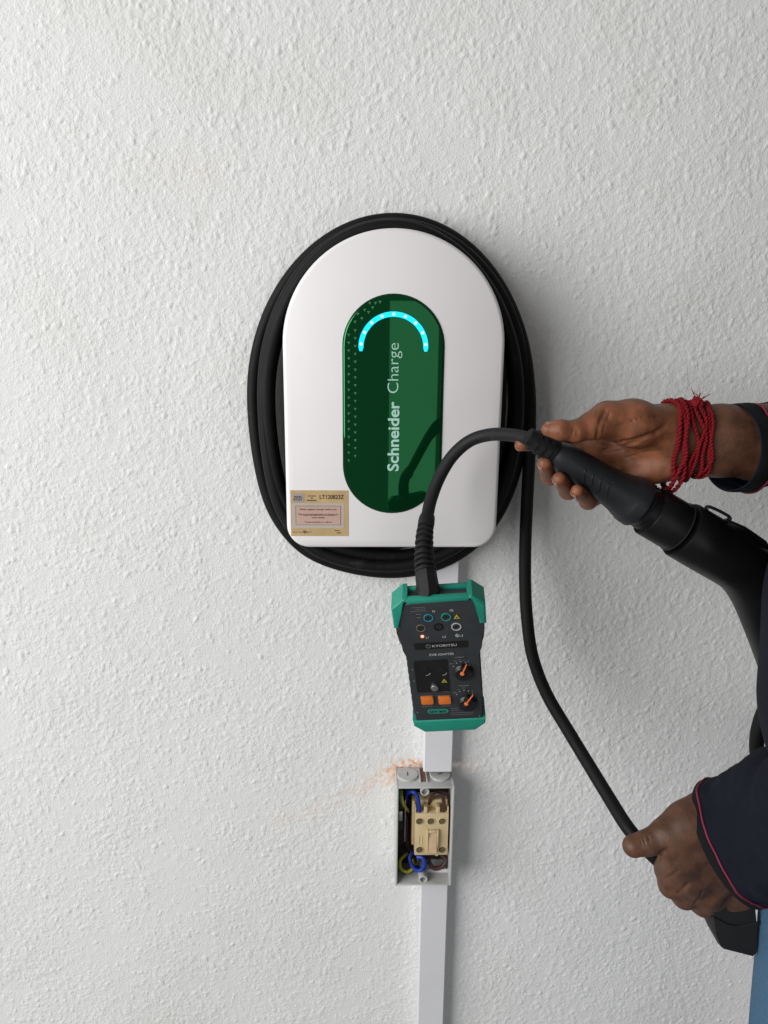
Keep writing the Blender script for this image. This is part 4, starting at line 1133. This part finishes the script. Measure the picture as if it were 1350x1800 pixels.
def band(o, rings, i0, i1, name, m, out=.0008, part=True):
    rr_ = []
    for i in range(i0, i1+1):
        c = rings[i].mean(0); dd = rings[i]-c; rr_.append(c+dd*(1+out/np.linalg.norm(dd, axis=1))[:, None])
    me = rings_mesh(name, rr_, cap=False); return link(name, me, m, o, smooth=True)
def piping(o, rings, f, r=.0012):
    i = int(f); g = f-i; q = rings[i]*(1-g)+rings[i+1]*g; c = q.mean(0); dd = q-c; q = c+dd*(1+.0006/np.linalg.norm(dd, axis=1))[:, None]
    return link('piping', tube_mesh('piping', q, r, 8, cap=False, closed=True), M['piping'], o, smooth=True)

# right sleeve (further from the viewer) and left sleeve
o, rg, T = sleeve([P(1284, 788, -.233), P(1365, 786, -.220), P(1430, 795, -.205), P(1500, 803, -.190), (P(1500, 803, -.190)+v(.560, -.225, 1.490))/2, v(.560, -.225, 1.490)], [.0425, .0450, .0490, .054, .060, .066], (-.94, -.32, .0), (1.0, .92), 11)
band(o, rg, 0, 5, 'cuff', M['cuff']); piping(o, rg, 6.2)
o, rg, T = sleeve([P(1288, 1480, -.279), P(1340, 1466, -.298), P(1410, 1447, -.345), P(1500, 1425, -.400), (P(1500, 1425, -.400)+v(.560, -.535, 1.490))/2, v(.560, -.535, 1.490)], [.0660, .0690, .0710, .0710, .068, .068], None, (1.0, .88), 12)
band(o, rg, 0, 4, 'cuff', M['cuff']); piping(o, rg, 4.8, .0013)

jn = [(v(.530, -.38, 1.02), v(.525, -.38, .95), .142, .146, .02, X_, .78)]
for y_ in (-.455, -.305):
    jn += [(v(.515, y_, .93), v(.513, y_, .5), .090, .070, .02, None, 1), (v(.513, y_, .5), v(.56, y_, .05), .070, .055, .02, None, 1)]
Vj, Qj = sdf(jn, .007)
inflate(Vj, Qj, 'jeans', .004, 26, 5, M['denim'], person, 'blue denim jeans')
# hair cap
hd = v(-.01, -.12, .045)
hp = [(v(.535, -.26, 1.735)+hd, v(.545, -.26, 1.75)+hd, .090, .088, .02, YA, .88)]
ct = [(v(.43, -.26, 1.66)+hd, v(.455, -.26, 1.69)+hd, .075, .070, .01)]
Vh, Qh = sdf(hp, .005, ct)
inflate(Vh, Qh, 'hair', .002, 200, 6, M['hair'], person)

for s_ in (-1, 1):
    ec = v(.4450, -.38+s_*.031, 1.752)
    ey = link('eye', lathe_mesh('eye', ec, (-1, 0, 0), [(-.009, .004), (-.004, .0105), (.003, .0110), (.007, .0085), (.0095, .0045), (.0100, .0005)], 16), M['eye'], body_o, smooth=True)
    link('iris', lathe_mesh('iris', ec, (-1, 0, 0), [(.0090, .0048), (.0100, .0030), (.0104, .0003)], 14), M['hair'], ey, smooth=True)
# red thread bracelet wound round the right wrist
br = empty('thread_bracelet', P(1200, 835, -.235), 'red braided thread bracelet wound around the upper wrist', 'bracelet')
from mathutils.bvhtree import BVHTree
hand_tree = BVHTree.FromPolygons([tuple(map(float, q)) for q in Vr], [tuple(map(int, q)) for q in Qr])
def wrist_loop(u0, u1, grow, ph, r=.0019, drop=0.0):
    """u0: survey column of the loop at the top of the wrist, u1: at the bottom; laid on the skin"""
    pts = []
    for i in range(40):
        a = 2*PI*i/40
        z = math.cos(a)
        u = (u0+u1)/2+(u0-u1)/2*z+3.2*math.sin(3*a+ph)+2.2*math.sin(5*a+2*ph)
        c = P(u, 774, -.235); d = np.array([0, -math.sin(a), math.cos(a)])
        h_ = hand_tree.ray_cast(Vector([float(q) for q in c+d*.09]), Vector([float(-q) for q in d]), .09)[0]
        rad_ = np.linalg.norm(np.array(h_)-c) if h_ is not None else .03
        pts.append(c+d*(rad_+r*.75+grow*.6)-np.array([0, 0, drop*max(0, -z)**2]))
    return np.array(pts)
loops = [(1173, 1172, .0018, 0., .0021, .005), (1181, 1188, .0022, 1., .0019, .008), (1188, 1180, .0034, 2., .0020, .004), (1198, 1204, .0016, 3.3, .0017, .001), (1207, 1226, .0022, 4., .0018, .0),
         (1216, 1206, .0030, 5., .0017, .002), (1225, 1233, .0014, .5, .0018, .0), (1233, 1228, .0024, 1.7, .0017, .0)]
for u0, u1, g, ph, r, dr in loops:
    c = spline(wrist_loop(u0, u1, g, ph, r, dr), 5, closed=True)
    n_ = len(c); T, N, B = frames(c)
    strand = None
    for s in range(2):      # two plies twisted together
        a = np.linspace(0, 2*PI*26, n_)+s*PI
        q = c+N*(np.cos(a)*r*.55)[:, None]+B*(np.sin(a)*r*.55)[:, None]
        me = tube_mesh('thread', q, r*.68, 7, cap=False, closed=True)
        if strand is None: strand = link('thread', me, M['thread'], br, smooth=True)
        else: link('ply', me, M['thread'], strand, smooth=True)
kc = P(1224, 709, -.245)
for k in range(7):
    d = rng.normal(size=3); d /= np.linalg.norm(d); e_ = np.cross(d, rng.normal(size=3)); e_ /= np.linalg.norm(e_)
    q = [kc+(d*math.cos(a)+e_*math.sin(a))*.0040+rng.normal(size=3)*.0008 for a in np.linspace(0, 2*PI, 10, endpoint=False)]
    link('knot', tube_mesh('knot', spline(q, 4, closed=True), .0019, 8, cap=False, closed=True), M['thread'], br, smooth=True)
for k in range(7):
    d = np.array([rng.uniform(-.3, 1), rng.uniform(-.5, .2), rng.uniform(.1, 1)]); d /= np.linalg.norm(d)
    link('loose_end', tube_mesh('loose_end', spline([kc, kc+d*.004, kc+d*.008+rng.normal(size=3)*.001, kc+d*.012+rng.normal(size=3)*.002], 5), [.0010, .0008, .0005, .0002], 6), M['thread'], br, smooth=True)

# black pouch at the hip
po = empty('belt_pouch', P(1292, 1685, -.265), 'plain black pouch hanging below the lower hand beside the jeans', 'pouch')
front = [(1251, 1590), (1252, 1612), (1257, 1645), (1266, 1666), (1271, 1670), (1326, 1684), (1333, 1676), (1334, 1630), (1330, 1590)]
def pouch_mesh(yf, yb):
    fr = [P(u, v, yf) for u, v in front]
    c = np.mean(fr, 0); rings = []
    for y, s in ((yb, .93), (yb-.006, 1.0), (yf+.006, 1.0), (yf, .93)):
        rings.append(np.array([np.array([c[0]+(q[0]-c[0])*s, y, c[2]+(q[2]-c[2])*s]) for q in fr]))
    return rings_mesh('pouch_body', rings)
pb_ = link('pouch_body', pouch_mesh(-.285, -.245), M['pouch'], po, smooth=40)
q0 = [P(u, v, -.2852) for u, v in ((1252, 1612), (1290, 1628), (1334, 1622))]
link('flap_edge', tube_mesh('flap_edge', spline(q0, 8), .0016, 8), M['pouch'], po, smooth=True)
